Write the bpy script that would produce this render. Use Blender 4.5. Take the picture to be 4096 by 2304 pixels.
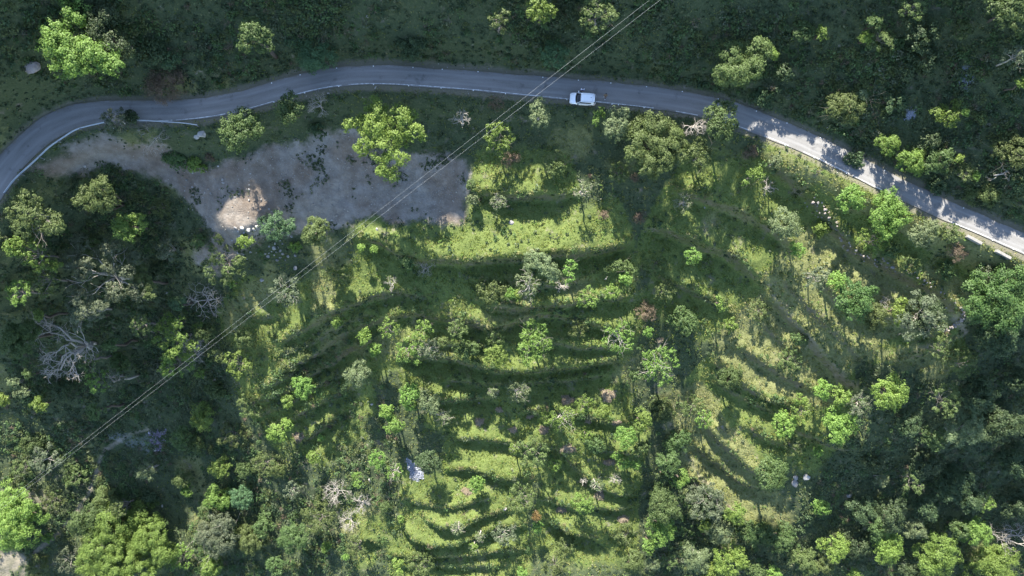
import bpy, bmesh, math, random
import numpy as np
from mathutils import Vector, Matrix

scene = bpy.context.scene
for _o in list(bpy.data.objects):
    bpy.data.objects.remove(_o)
COL = scene.collection

# ------------------------------------------------------------------ camera, sky, sun, exposure
CAM_H = 105.0
FPX = 4096 * 24.0 / 36.0                 # focal length in photograph pixels
cam_d = bpy.data.cameras.new('camera')
cam_d.sensor_width = 36.0
cam_d.lens = 24.0
cam_d.clip_start = 1.0
cam_d.clip_end = 4000.0
cam = bpy.data.objects.new('camera', cam_d)
cam.location = (0, 0, CAM_H)
cam.rotation_euler = (0, 0, 0)           # straight down, picture top = +Y
COL.objects.link(cam)
scene.camera = cam

SUN_EL = math.radians(36.0)
SUN_DX = -0.20                           # sun a little left of the picture's top
_n = math.hypot(SUN_DX, 1.0)
SUN = np.array([SUN_DX / _n * math.cos(SUN_EL), 1.0 / _n * math.cos(SUN_EL), math.sin(SUN_EL)])
SUN_ROT = math.atan2(SUN_DX, 1.0)

world = bpy.data.worlds.new('World')
scene.world = world
world.use_nodes = True
wn = world.node_tree.nodes
wl = world.node_tree.links
wn.clear()
sky = wn.new('ShaderNodeTexSky')
sky.sky_type = 'NISHITA'
sky.sun_disc = False
sky.sun_elevation = SUN_EL
sky.sun_rotation = SUN_ROT % (2 * math.pi)
sky.altitude = 1200
bgn = wn.new('ShaderNodeBackground')
bgn.inputs['Strength'].default_value = 0.118
wout = wn.new('ShaderNodeOutputWorld')
wl.new(sky.outputs[0], bgn.inputs['Color'])
wl.new(bgn.outputs[0], wout.inputs['Surface'])

sun_d = bpy.data.lights.new('sun', 'SUN')
sun_d.energy = 5.0
sun_d.angle = math.radians(0.5)
sun_d.color = (1.0, 0.95, 0.86)
sun = bpy.data.objects.new('sun', sun_d)
sun.rotation_euler = Vector(SUN).to_track_quat('Z', 'Y').to_euler()
sun.location = (-30, 120, 150)
COL.objects.link(sun)

vs = scene.view_settings
vs.view_transform = 'Standard'
vs.look = 'None'
vs.gamma = 1.0
vs.exposure = 2.08
vs.use_curve_mapping = False
scene.cycles.max_bounces = 5
scene.cycles.diffuse_bounces = 2
scene.cycles.transmission_bounces = 3
scene.cycles.transparent_max_bounces = 4

# ------------------------------------------------------------------ small helpers
RS = np.random.RandomState(7)
PYR = random.Random(11)

def _hash(ix, iy, seed):
    h = (ix.astype(np.int64) * 374761393 + iy.astype(np.int64) * 668265263 + seed * 982451653) & 0x7fffffff
    h = ((h ^ (h >> 13)) * 1274126177) & 0x7fffffff
    h = h ^ (h >> 16)
    return (h & 0xffff) / 65535.0

def vnoise(x, y, scale, seed=0):
    x = np.asarray(x, float) / scale; y = np.asarray(y, float) / scale
    ix = np.floor(x); iy = np.floor(y)
    fx = x - ix; fy = y - iy
    fx = fx * fx * (3 - 2 * fx); fy = fy * fy * (3 - 2 * fy)
    a = _hash(ix, iy, seed); b = _hash(ix + 1, iy, seed)
    c = _hash(ix, iy + 1, seed); d = _hash(ix + 1, iy + 1, seed)
    return (a * (1 - fx) + b * fx) * (1 - fy) + (c * (1 - fx) + d * fx) * fy - 0.5

def fbm(x, y, scale, seed=0, n=4):
    s = 0; a = 1.0
    for i in range(n):
        s = s + a * vnoise(x, y, scale / 2 ** i, seed + 17 * i); a *= 0.5
    return s

def sstep(a, b, x):
    t = np.clip((x - a) / (b - a), 0, 1)
    return t * t * (3 - 2 * t)

def tag(o, label=None, cat=None, group=None, kind=None):
    if label: o['label'] = label
    if cat: o['category'] = cat
    if group: o['group'] = group
    if kind: o['kind'] = kind
    return o

def empty(name, loc, rz=0.0, parent=None):
    o = bpy.data.objects.new(name, None)
    o.empty_display_size = 0.3
    o.location = loc
    o.rotation_euler = (0, 0, rz)
    if parent: o.parent = parent
    COL.objects.link(o)
    return o

def mesh_np(name, V, F, mats, parent=None, attrs=None, smooth=False, mat_idx=None, link=True):
    """V (n,3), F (m,k) index array or list of such arrays -> one mesh object"""
    me = bpy.data.meshes.new(name)
    V = np.ascontiguousarray(V, np.float32)
    Fs = F if isinstance(F, list) else [F]
    Fs = [np.asarray(f, np.int32) for f in Fs if len(f)]
    me.vertices.add(len(V))
    me.vertices.foreach_set('co', V.ravel())
    tot = np.concatenate([np.full(len(f), f.shape[1], np.int32) for f in Fs])
    idx = np.concatenate([f.ravel() for f in Fs])
    start = np.concatenate([[0], np.cumsum(tot)[:-1]]).astype(np.int32)
    me.loops.add(len(idx))
    me.loops.foreach_set('vertex_index', idx)
    me.polygons.add(len(tot))
    me.polygons.foreach_set('loop_start', start)
    me.polygons.foreach_set('loop_total', tot)
    if smooth:
        me.polygons.foreach_set('use_smooth', np.ones(len(tot), bool))
    for m in (mats if isinstance(mats, (list, tuple)) else [mats]):
        me.materials.append(m)
    if mat_idx is not None:
        me.polygons.foreach_set('material_index', np.asarray(mat_idx, np.int32))
    if attrs:
        for k, v in attrs.items():
            at = me.attributes.new(k, 'FLOAT', 'POINT')
            at.data.foreach_set('value', np.ascontiguousarray(v, np.float32))
    me.update()
    me.validate()
    o = bpy.data.objects.new(name, me)
    if parent: o.parent = parent
    if link: COL.objects.link(o)
    return o

class MB:
    """collects simple solids for one mesh object"""
    def __init__(self):
        self.v = []; self.f = []
    def add(self, vs, fs):
        b = len(self.v)
        self.v += [tuple(v) for v in vs]
        self.f += [tuple(i + b for i in f) for f in fs]
    def box(self, c, s, rz=0.0, bev=0.0, tilt=0.0):
        x, y, z = s[0] / 2, s[1] / 2, s[2] / 2
        if bev:
            b = bev
            ring = [(-x + b, -y), (x - b, -y), (x, -y + b), (x, y - b), (x - b, y), (-x + b, y), (-x, y - b), (-x, -y + b)]
            ins = [((-x + b), (-y + b)), ((x - b), (-y + b)), ((x - b), (-y + b)), ((x - b), (y - b)), ((x - b), (y - b)), ((-x + b), (y - b)), ((-x + b), (y - b)), ((-x + b), (-y + b))]
            vs = [(p[0], p[1], -z) for p in ring] + [(p[0], p[1], z - b) for p in ring] + [(p[0] * (x - b) / x, p[1] * (y - b) / y, z) for p in ring]
            fs = [tuple(range(7, -1, -1)), tuple(range(16, 24))]
            for k in range(2):
                for i in range(8):
                    j = (i + 1) % 8
                    fs.append((k * 8 + i, k * 8 + j, k * 8 + 8 + j, k * 8 + 8 + i))
        else:
            vs = [(-x, -y, -z), (x, -y, -z), (x, y, -z), (-x, y, -z), (-x, -y, z), (x, -y, z), (x, y, z), (-x, y, z)]
            fs = [(3, 2, 1, 0), (4, 5, 6, 7), (0, 1, 5, 4), (1, 2, 6, 5), (2, 3, 7, 6), (3, 0, 4, 7)]
        M = Matrix.Translation(c) @ Matrix.Rotation(rz, 4, 'Z') @ Matrix.Rotation(tilt, 4, 'Y')
        self.add([M @ Vector(v) for v in vs], fs)
    def tube(self, pts, rad, n=6, cap=True):
        pts = [Vector(p) for p in pts]
        if not isinstance(rad, (list, tuple)): rad = [rad] * len(pts)
        b = len(self.v); prev = None
        for i, p in enumerate(pts):
            d = (pts[min(i + 1, len(pts) - 1)] - pts[max(i - 1, 0)])
            if d.length < 1e-9: d = Vector((0, 0, 1))
            d.normalize()
            a = Vector((1, 0, 0)) if abs(d.x) < 0.9 else Vector((0, 1, 0))
            if prev is not None: a = prev
            u = (a - d * a.dot(d))
            if u.length < 1e-6: u = Vector((0, 1, 0)) - d * d.y
            u.normalize(); w = d.cross(u); prev = u
            for k in range(n):
                t = 2 * math.pi * k / n
                self.v.append(tuple(p + (u * math.cos(t) + w * math.sin(t)) * rad[i]))
        for i in range(len(pts) - 1):
            for k in range(n):
                j = (k + 1) % n
                self.f.append((b + i * n + k, b + i * n + j, b + (i + 1) * n + j, b + (i + 1) * n + k))
        if cap:
            self.f.append(tuple(b + k for k in range(n - 1, -1, -1)))
            self.f.append(tuple(b + (len(pts) - 1) * n + k for k in range(n)))
    def build(self, name, mat, parent=None, smooth=False, link=True):
        me = bpy.data.meshes.new(name)
        me.from_pydata(self.v, [], self.f)
        me.materials.append(mat)
        if smooth:
            me.polygons.foreach_set('use_smooth', [True] * len(me.polygons))
        me.update()
        o = bpy.data.objects.new(name, me)
        if parent: o.parent = parent
        if link: COL.objects.link(o)
        return o

# ------------------------------------------------------------------ materials
def new_mat(name):
    m = bpy.data.materials.new(name)
    m.use_nodes = True
    nt = m.node_tree
    nt.nodes.clear()
    out = nt.nodes.new('ShaderNodeOutputMaterial')
    return m, nt, out

def N(nt, t, **kw):
    n = nt.nodes.new(t)
    for k, v in kw.items():
        setattr(n, k, v)
    return n

def mixc(nt, fac, a, b, mode='MIX'):
    n = nt.nodes.new('ShaderNodeMix'); n.data_type = 'RGBA'; n.blend_type = mode
    for key, val in ((0, fac), (6, a), (7, b)):
        if hasattr(val, 'is_output'): nt.links.new(val, n.inputs[key])
        elif key == 0: n.inputs[0].default_value = val
        else: n.inputs[key].default_value = (*val, 1) if len(val) == 3 else val
    return n.outputs[2]

def math_n(nt, op, a, b=None, clamp=False):
    n = nt.nodes.new('ShaderNodeMath'); n.operation = op; n.use_clamp = clamp
    for i, v in enumerate((a, b)):
        if v is None: continue
        if hasattr(v, 'is_output'): nt.links.new(v, n.inputs[i])
        else: n.inputs[i].default_value = v
    return n.outputs[0]

def noise_n(nt, scale, detail=4, rough=0.6, vec=None):
    n = nt.nodes.new('ShaderNodeTexNoise'); n.inputs['Scale'].default_value = scale
    n.inputs['Detail'].default_value = detail; n.inputs['Roughness'].default_value = rough
    if vec is None:
        g = nt.nodes.new('ShaderNodeNewGeometry'); vec = g.outputs['Position']
    nt.links.new(vec, n.inputs['Vector'])
    return n.outputs['Fac']

def ramp_n(nt, fac, stops):
    r = nt.nodes.new('ShaderNodeValToRGB')
    el = r.color_ramp.elements
    while len(el) < len(stops): el.new(0.5)
    for e, (p, c) in zip(el, stops):
        e.position = p; e.color = (*c, 1) if len(c) == 3 else c
    nt.links.new(fac, r.inputs[0])
    return r.outputs[0]

def plain_mat(name, col, rough=0.6, metal=0.0, var=0.15, scale=6.0, spec=0.4, bump=0.0):
    m, nt, out = new_mat(name)
    p = N(nt, 'ShaderNodeBsdfPrincipled')
    f = noise_n(nt, scale)
    lo = tuple(c * (1 - var) for c in col); hi = tuple(min(1, c * (1 + var)) for c in col)
    c = ramp_n(nt, f, [(0.3, lo), (0.7, hi)])
    nt.links.new(c, p.inputs['Base Color'])
    p.inputs['Roughness'].default_value = rough
    p.inputs['Metallic'].default_value = metal
    p.inputs['Specular IOR Level'].default_value = spec
    if bump:
        b = N(nt, 'ShaderNodeBump'); b.inputs['Strength'].default_value = bump; b.inputs['Distance'].default_value = 0.05
        nt.links.new(noise_n(nt, scale * 4), b.inputs['Height']); nt.links.new(b.outputs[0], p.inputs['Normal'])
    nt.links.new(p.outputs[0], out.inputs[0])
    return m

def leaf_mat(name, a, b, trans=0.3, hue=0.03, c=None):
    """leaf colour: per-leaf tint between two tones, slight variation between plants"""
    m, nt, out = new_mat(name)
    at = N(nt, 'ShaderNodeAttribute'); at.attribute_name = 'tint'
    stops = [(0.0, a), (1.0, b)] if c is None else [(0.0, a), (0.55, b), (1.0, c)]
    col = ramp_n(nt, at.outputs['Fac'], stops)
    oi = N(nt, 'ShaderNodeObjectInfo')
    hs = N(nt, 'ShaderNodeHueSaturation')
    h = math_n(nt, 'MULTIPLY_ADD', oi.outputs['Random'], hue)
    h.node.inputs[2].default_value = 0.5 - hue / 2
    v = math_n(nt, 'MULTIPLY_ADD', oi.outputs['Random'], 0.3)
    v.node.inputs[2].default_value = 0.85
    nt.links.new(h, hs.inputs['Hue']); nt.links.new(v, hs.inputs['Value']); nt.links.new(col, hs.inputs['Color'])
    d = N(nt, 'ShaderNodeBsdfPrincipled')
    d.inputs['Roughness'].default_value = 0.55
    d.inputs['Specular IOR Level'].default_value = 0.25
    t = N(nt, 'ShaderNodeBsdfTranslucent')
    nt.links.new(hs.outputs[0], d.inputs['Base Color'])
    tc = mixc(nt, 1.0, hs.outputs[0], (1.05, 1.1, 0.65), 'MULTIPLY')
    nt.links.new(tc, t.inputs['Color'])
    mx = N(nt, 'ShaderNodeMixShader'); mx.inputs[0].default_value = trans
    nt.links.new(d.outputs[0], mx.inputs[1]); nt.links.new(t.outputs[0], mx.inputs[2])
    nt.links.new(mx.outputs[0], out.inputs[0])
    return m

# ------------------------------------------------------------------ lie of the land
# survey points read off the photograph on a 2576 x 1449 view of it, with the height of the ground there
S = 4096 / 2576.0
def px_at(px, py, z):
    """ground point seen at photograph pixel (px, py) when the ground there has height z"""
    d = (CAM_H - z) / FPX
    return np.array([(px - 2048.0) * d, (1152.0 - py) * d])

SURVEY_X = [-60, 210, 430, 640, 860, 1075, 1290, 1500, 1720, 1930, 2150, 2370, 2576, 2700]
ROAD_PTS = [(-160, 700), (-110, 620), (-60, 540), (0, 449), (40, 397), (100, 340), (160, 306), (230, 285), (330, 281), (430, 280), (520, 272),
            (600, 257), (680, 235), (760, 211), (840, 195), (920, 189), (1000, 190), (1100, 196), (1200, 203), (1300, 212),
            (1400, 221), (1500, 230), (1600, 240), (1700, 253), (1780, 268), (1860, 291), (1940, 321), (2025, 356),
            (2120, 402), (2219, 453), (2300, 492), (2379, 530), (2475, 570), (2575, 614), (2680, 662), (2800, 720)]
SURVEY = {  # rows: picture y -> heights along SURVEY_X
    0:    [15, 10.5, 6.8, 5.6, 6, 7, 8, 8.2, 8.2, 8.3, 10.2, 12.2, 14.2, 15.5],
    600:  [-8, -9.5, -11.5, -9.2, -9, -8, -8, -8.5, -9.5, -8, -5, -3.5, 0, 1.5],
    750:  [-15.5, -17.5, -20, -17.5, -14, -13, -13, -13.5, -14.5, -11.5, -7.5, -7, -7.5, -8],
    900:  [-24, -26, -28, -23.5, -19.5, -18, -18, -18, -20, -15.5, -11.5, -11.8, -14.8, -15.5],
    1050: [-30.5, -31.5, -32.4, -29.5, -25, -22.5, -22, -22.5, -25.5, -20.5, -17.5, -19.5, -24, -25.5],
    1200: [-35, -36.5, -37.5, -35, -30.5, -27.5, -26.5, -27, -31, -26.5, -25.5, -28.5, -31.5, -33],
    1449: [-40, -41.5, -43, -41, -38, -35, -33.5, -34.5, -40, -36.5, -36, -38.5, -41.5, -43],
    1600: [-43, -45, -47, -45, -42, -39, -37, -38, -44, -41, -41, -44, -48, -50],
}
pts = []
for ry, row in SURVEY.items():
    for sx_, z in zip(SURVEY_X, row):
        if ry == 600 and (sx_ > 2450): continue
        p = px_at(sx_ * S, ry * S, z); pts.append((p[0], p[1], z))
for (rx, ry) in ROAD_PTS[1::2]:
    p = px_at(rx * S, ry * S, 0.0); pts.append((p[0], p[1], 0.0))
for sx_, ry, z in [(-60, 250, 9), (210, 130, 4.6), (1075, 330, -3.2), (860, 330, -3.6), (640, 400, -3.6), (620, 520, -5.6), (1290, 330, -3.0), (1500, 330, -2.8),
                   (1290, 450, -6), (1500, 450, -5.6), (1720, 400, -4), (1720, 500, -7), (1075, 450, -6.5), (860, 450, -6.8), (430, 420, -6.0), (210, 430, -5.0),
                   (1930, 460, -3.4), (2370, 250, 6.0), (2576, 330, 6.6), (2370, 760, -6.5), (2576, 680, -3.5)]:
    p = px_at(sx_ * S, ry * S, z); pts.append((p[0], p[1], z))
pts = np.array(pts)

def tps_fit(P, smooth=2.0):
    n = len(P)
    d = np.hypot(P[:, None, 0] - P[None, :, 0], P[:, None, 1] - P[None, :, 1]) + 1e-9
    K = d * d * np.log(d) + np.eye(n) * smooth
    A = np.zeros((n + 3, n + 3)); A[:n, :n] = K
    A[:n, n] = 1; A[:n, n + 1] = P[:, 0]; A[:n, n + 2] = P[:, 1]
    A[n:, :n] = A[:n, n:].T
    return np.linalg.solve(A, np.concatenate([P[:, 2], [0, 0, 0]]))

def tps_eval(P, w, X, Y):
    out = np.zeros(X.shape) + w[-3] + w[-2] * X + w[-1] * Y
    for i in range(len(P)):
        r2 = (X - P[i, 0]) ** 2 + (Y - P[i, 1]) ** 2 + 1e-9
        out += w[i] * 0.5 * r2 * np.log(r2)
    return out

W_T = tps_fit(pts)
GX0, GX1, GY0, GY1, GD = -140.0, 140.0, -85.0, 90.0, 0.4
gx = np.arange(GX0, GX1 + 1e-6, GD); gy = np.arange(GY0, GY1 + 1e-6, GD)
GXX, GYY = np.meshgrid(gx, gy)
Y_IN = 45.0
Z0 = tps_eval(pts, W_T, np.clip(GXX, -118, 118), np.clip(GYY, -68, Y_IN))

def bil(G, x, y):
    fx = np.clip((np.asarray(x, float) - GX0) / GD, 0, len(gx) - 1.001); fy = np.clip((np.asarray(y, float) - GY0) / GD, 0, len(gy) - 1.001)
    ix = fx.astype(int); iy = fy.astype(int); fx = fx - ix; fy = fy - iy
    return (G[iy, ix] * (1 - fx) + G[iy, ix + 1] * fx) * (1 - fy) + (G[iy + 1, ix] * (1 - fx) + G[iy + 1, ix + 1] * fx) * fy

def on_ground(G, px, py, dz=0.0):
    """point of the terrain (plus dz) seen at photograph pixel px, py"""
    z = 0.0
    for _ in range(14):
        p = px_at(px, py, z + dz)
        z = 0.5 * z + 0.5 * float(bil(G, p[0], p[1]))
    p = px_at(px, py, z + dz)
    return p[0], p[1], z

# field terraces: lip polylines (2576 view, left to right, downhill to the right hand) and the drop in metres
LIPS = [
    ([(890, 600), (960, 612), (1010, 640), (1060, 650), (1130, 650), (1160, 660), (1250, 655), (1330, 650), (1400, 637), (1480, 627), (1560, 615), (1600, 600)], 3.0),
    ([(1180, 482), (1260, 490), (1330, 495), (1400, 492), (1460, 480)], 2.4),
    ([(1680, 472), (1750, 495), (1830, 522), (1900, 560), (1960, 592), (2000, 625)], 1.7),
    ([(1620, 560), (1700, 590), (1760, 618), (1830, 637), (1890, 690), (1912, 722)], 2.8),
    ([(1900, 402), (1990, 450), (2040, 495), (2110, 575), (2170, 637), (2260, 680), (2340, 720), (2385, 765), (2412, 812)], 1.5),
    ([(2040, 690), (2110, 765), (2180, 790), (2260, 800), (2330, 840), (2390, 850)], 1.5),
    ([(1930, 742), (1990, 800), (2060, 880), (2130, 960), (2190, 980)], 1.6),
    ([(1780, 890), (1850, 950), (1930, 1003), (2010, 1015)], 1.6),
    ([(1720, 1175), (1800, 1265), (1870, 1312), (1920, 1330)], 2.2),
    ([(1760, 1050), (1830, 1130), (1900, 1190), (1960, 1215)], 2.0),
    ([(1960, 1060), (2060, 1110), (2160, 1130)], 2.2),
    ([(700, 872), (780, 812), (860, 770), (950, 742), (1040, 720)], 1.7),
    ([(700, 940), (800, 880), (870, 830), (960, 800), (1040, 788), (1150, 800), (1230, 822)], 1.7),
    ([(620, 1012), (720, 980), (800, 930), (880, 880), (960, 835)], 1.5),
    ([(1150, 818), (1230, 828), (1300, 802), (1400, 790), (1480, 800), (1560, 830), (1610, 842)], 2.2),
    ([(660, 1082), (750, 1040), (850, 992), (910, 960)], 1.5),
    ([(740, 1122), (800, 1080), (880, 1030)], 1.6),
    ([(990, 898), (1080, 900), (1150, 910), (1250, 928), (1350, 930), (1450, 920), (1570, 898)], 3.0),
    ([(1060, 1000), (1130, 1010), (1200, 1003), (1260, 1005)], 2.4),
    ([(1120, 1107), (1200, 1110), (1280, 1116), (1340, 1122), (1400, 1133), (1475, 1200), (1555, 1235), (1610, 1235)], 2.0),
    ([(1470, 1270), (1560, 1276), (1610, 1264)], 2.0),
    ([(1515, 1337), (1550, 1346), (1605, 1335)], 1.4),
    ([(1360, 1310), (1426, 1343), (1490, 1357), (1530, 1372)], 2.6),
    ([(1060, 1292), (1111, 1316), (1164, 1314), (1211, 1297), (1290, 1283)], 1.8),
    ([(1005, 1306), (1041, 1350), (1088, 1367), (1144, 1370), (1194, 1350), (1261, 1327), (1330, 1330)], 2.2),
    ([(1110, 1186), (1178, 1186), (1228, 1199), (1290, 1206), (1340, 1200)], 1.8),
    ([(870, 1359), (928, 1356), (965, 1370)], 2.4),
    ([(985, 1424), (1100, 1430), (1200, 1432), (1285, 1428)], 1.6),
    ([(1180, 700), (1290, 725), (1400, 715), (1500, 690)], 1.5),
    ([(960, 700), (1030, 735), (1100, 745)], 1.5),
    ([(690, 905), (790, 850), (865, 805), (950, 775)], 0.9), ([(650, 975), (740, 935), (830, 905), (900, 855)], 0.9), ([(640, 1045), (730, 1005), (820, 960), (900, 915)], 0.9),
    ([(1000, 860), (1100, 862), (1180, 872), (1260, 868)], 1.6), ([(1280, 868), (1380, 858), (1470, 868), (1570, 872)], 1.8), ([(1100, 958), (1200, 960), (1330, 965), (1450, 955), (1545, 938)], 1.6),
    ([(1300, 1040), (1400, 1035), (1500, 1050), (1590, 1060)], 1.8), ([(1480, 1112), (1550, 1130), (1625, 1140)], 1.6), ([(1000, 1248), (1060, 1260), (1120, 1268), (1180, 1260), (1250, 1250)], 1.3),
    ([(1350, 1255), (1420, 1270), (1490, 1288)], 1.3), ([(970, 1392), (1050, 1398), (1150, 1404), (1260, 1390), (1340, 1384)], 1.5), ([(1200, 762), (1290, 774), (1400, 766), (1500, 745), (1600, 742)], 2.0),
    ([(1640, 690), (1720, 720), (1800, 760), (1850, 800)], 1.6), ([(1830, 860), (1900, 905), (1990, 950), (2060, 985)], 1.3), ([(1785, 940), (1850, 985), (1930, 1030), (2000, 1048)], 1.3),
    ([(1740, 1100), (1800, 1162), (1870, 1215), (1940, 1240)], 1.5), ([(1850, 1060), (1930, 1100), (2010, 1130)], 1.2), ([(1905, 790), (1960, 850), (2030, 920)], 0.8),
    ([(1950, 680), (2000, 740), (2060, 800), (2140, 870), (2200, 935)], 0.7),
    ([(2230, 908), (2330, 892), (2395, 865), (2425, 838)], 1.2),
    ([(560, 720), (600, 775), (640, 800), (720, 790)], 1.0),
]
LIPS_W = []
for pl, h in LIPS:
    q = []
    for (a, b) in pl:
        x, y, z = on_ground(Z0, a * S, b * S, -h * 0.0)
        q.append((x, y))
    LIPS_W.append((np.array(q), h))

def poly_dist(q, X, Y):
    """signed distance (positive on the right-hand / downhill side), plus the along-line end flag and normal"""
    best = np.full(X.shape, 1e9); sd = np.zeros(X.shape); nx = np.zeros(X.shape); ny = np.zeros(X.shape); endf = np.ones(X.shape)
    n = len(q) - 1
    L = 0.0; tot = np.sum(np.hypot(*(q[1:] - q[:-1]).T))
    for i in range(n):
        a = q[i]; b = q[i + 1]; d = b - a; l = math.hypot(*d); d = d / l
        t = (X - a[0]) * d[0] + (Y - a[1]) * d[1]
        tc = np.clip(t, 0, l)
        ex = X - (a[0] + d[0] * tc); ey = Y - (a[1] + d[1] * tc)
        dist = np.hypot(ex, ey)
        m = dist < best
        side = (X - a[0]) * d[1] - (Y - a[1]) * d[0]
        best = np.where(m, dist, best)
        sd = np.where(m, np.where(side >= 0, dist, -dist), sd)
        nx = np.where(m, d[1], nx); ny = np.where(m, -d[0], ny)
        s = L + tc
        e = np.minimum(s, tot - s)
        over = ((i == 0) & (t < 0)) | ((i == n - 1) & (t > l))
        endf = np.where(m, np.where(over, 0.0, np.clip(e / 3.0, 0.15, 1)), endf)
        L += l
    return sd, nx, ny, endf

def in_poly(poly, X, Y):
    r = np.zeros(X.shape, bool); n = len(poly)
    for i in range(n):
        x0, y0 = poly[i]; x1, y1 = poly[(i + 1) % n]
        c = ((y0 > Y) != (y1 > Y)) & (X < (x1 - x0) * (Y - y0) / (y1 - y0 + 1e-12) + x0)
        r ^= c
    return r

def blur(A, n):
    for _ in range(n):
        A = (np.roll(A, 1, 0) + np.roll(A, -1, 0) + 2 * A) / 4
        A = (np.roll(A, 1, 1) + np.roll(A, -1, 1) + 2 * A) / 4
    return A

WALL_W = 0.75
gzx = np.gradient(Z0, GD, axis=1); gzy = np.gradient(Z0, GD, axis=0)
band = np.zeros(Z0.shape); bxx = np.zeros(Z0.shape); byy = np.zeros(Z0.shape); flat = np.zeros(Z0.shape)
jig = 0.8 * fbm(GXX, GYY, 6.0, 3, 3)
for q, h in LIPS_W:
    x0, y0 = q.min(0) - 14; x1, y1 = q.max(0) + 14
    sl = (slice(max(0, int((y0 - GY0) / GD)), int((y1 - GY0) / GD) + 2), slice(max(0, int((x0 - GX0) / GD)), int((x1 - GX0) / GD) + 2))
    sd, nx, ny, ef = poly_dist(q, GXX[sl], GYY[sl])
    sd = sd + jig[sl]
    w = np.exp(-((sd - WALL_W / 2) / (WALL_W * 0.5)) ** 2) * ef
    k = -h * 1.5 / (WALL_W * 0.5 * math.sqrt(math.pi))
    m = w > band[sl]
    bxx[sl] = np.where(m, nx * k * w, bxx[sl]); byy[sl] = np.where(m, ny * k * w, byy[sl])
    band[sl] = np.maximum(band[sl], w)
    flat[sl] = np.maximum(flat[sl], np.exp(-(sd / 7.0) ** 2) * np.clip(ef * 3, 0, 1))
_sp = np.zeros(Z0.shape)
for _pl in ([(1840, 820), (1935, 730), (2070, 860), (2200, 985), (2010, 1030), (1780, 920)], [(1700, 1080), (1780, 1030), (1900, 1200), (1990, 1300), (1880, 1330), (1770, 1230)], [(1940, 620), (2030, 560), (2130, 640), (2330, 740), (2370, 810), (2200, 800), (2080, 740)]):
    _sp = np.maximum(_sp, blur(in_poly([on_ground(Z0, a * S, b * S)[:2] for a, b in _pl], GXX, GYY).astype(float), 6))
f_in = (1 - 0.78 * flat) * (1 - 0.7 * _sp)
GXg = gzx * f_in * (1 - band) + bxx
GYg = gzy * f_in * (1 - band) + byy

def screened(Z0, gx_, gy_, lam):
    """height field whose slopes follow the given ones and whose broad shape follows Z0"""
    ny, nx = Z0.shape
    div = np.gradient(gx_ - gzx, GD, axis=1) + np.gradient(gy_ - gzy, GD, axis=0)
    e = np.concatenate([div, div[::-1]], 0); e = np.concatenate([e, e[:, ::-1]], 1)
    ky = 2 * np.pi * np.fft.fftfreq(2 * ny, GD); kx = 2 * np.pi * np.fft.fftfreq(2 * nx, GD)
    k2 = kx[None, :] ** 2 + ky[:, None] ** 2
    r = np.fft.ifft2(np.fft.fft2(e) / (-(k2 + lam))).real[:ny, :nx]
    return Z0 + r

ZG = screened(Z0, GXg, GYg, 1 / 16.0 ** 2)

# landslip of bare scree below the road, a shallow bowl
SCREE_POLY = [(150, 395), (220, 372), (300, 352), (380, 372), (430, 395), (520, 405), (600, 398), (660, 375), (700, 352), (760, 335), (830, 330), (900, 335), (960, 365), (1010, 378), (1080, 372), (1140, 395), (1180, 430),
              (1182, 555), (1120, 548), (1050, 562), (960, 552), (900, 568), (840, 580), (760, 590), (690, 600), (640, 612), (590, 640), (530, 690), (480, 668), (520, 600), (505, 560), (470, 500), (400, 455), (300, 430), (200, 430), (140, 440), (60, 470), (70, 440)]

def mask_poly(poly, soft=3, wob=0.9):
    q = [on_ground(ZG, a * S, b * S)[:2] for a, b in poly]
    jx = wob * fbm(GXX, GYY, 5.0, 21, 4) * 2; jy = wob * fbm(GXX, GYY, 5.0, 22, 4) * 2
    return blur(in_poly(q, GXX + jx, GYY + jy).astype(float), soft)

def mask_line(pl, wid, soft=0.5, wob=0.5):
    q = np.array([on_ground(ZG, a * S, b * S)[:2] for a, b in pl])
    sd, _, _, _ = poly_dist(q, GXX, GYY)
    return 1 - sstep(wid - soft, wid + soft, np.abs(sd) + wob * fbm(GXX, GYY, 3.0, 31, 3))

# ---- the road's course
RD = np.array([px_at(a * S, b * S, 0.0) for a, b in ROAD_PTS])
def resample(q, step):
    # Catmull-Rom then even spacing
    out = []
    for i in range(len(q) - 1):
        p0 = q[max(i - 1, 0)]; p1 = q[i]; p2 = q[i + 1]; p3 = q[min(i + 2, len(q) - 1)]
        for t in np.linspace(0, 1, 16, endpoint=False):
            out.append(0.5 * ((2 * p1) + (-p0 + p2) * t + (2 * p0 - 5 * p1 + 4 * p2 - p3) * t * t + (-p0 + 3 * p1 - 3 * p2 + p3) * t ** 3))
    out.append(q[-1]); out = np.array(out)
    s = np.concatenate([[0], np.cumsum(np.hypot(*(out[1:] - out[:-1]).T))])
    t = np.arange(0, s[-1], step)
    return np.stack([np.interp(t, s, out[:, k]) for k in range(out.shape[1])], 1)
RC = resample(RD, 0.5)                      # left to right, downhill on the right hand
def smooth_line(q, n):
    for _ in range(n):
        q2 = q.copy(); q2[1:-1] = (q[:-2] + 2 * q[1:-1] + q[2:]) / 4; q = q2
    return q
RC = smooth_line(RC, 10)
RT = np.gradient(RC, axis=0); RT /= np.hypot(RT[:, 0], RT[:, 1])[:, None]
RN = np.stack([RT[:, 1], -RT[:, 0]], 1)     # points downhill
ROAD_Z = 0.25 * np.sin(np.arange(len(RC)) * 0.02)
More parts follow.
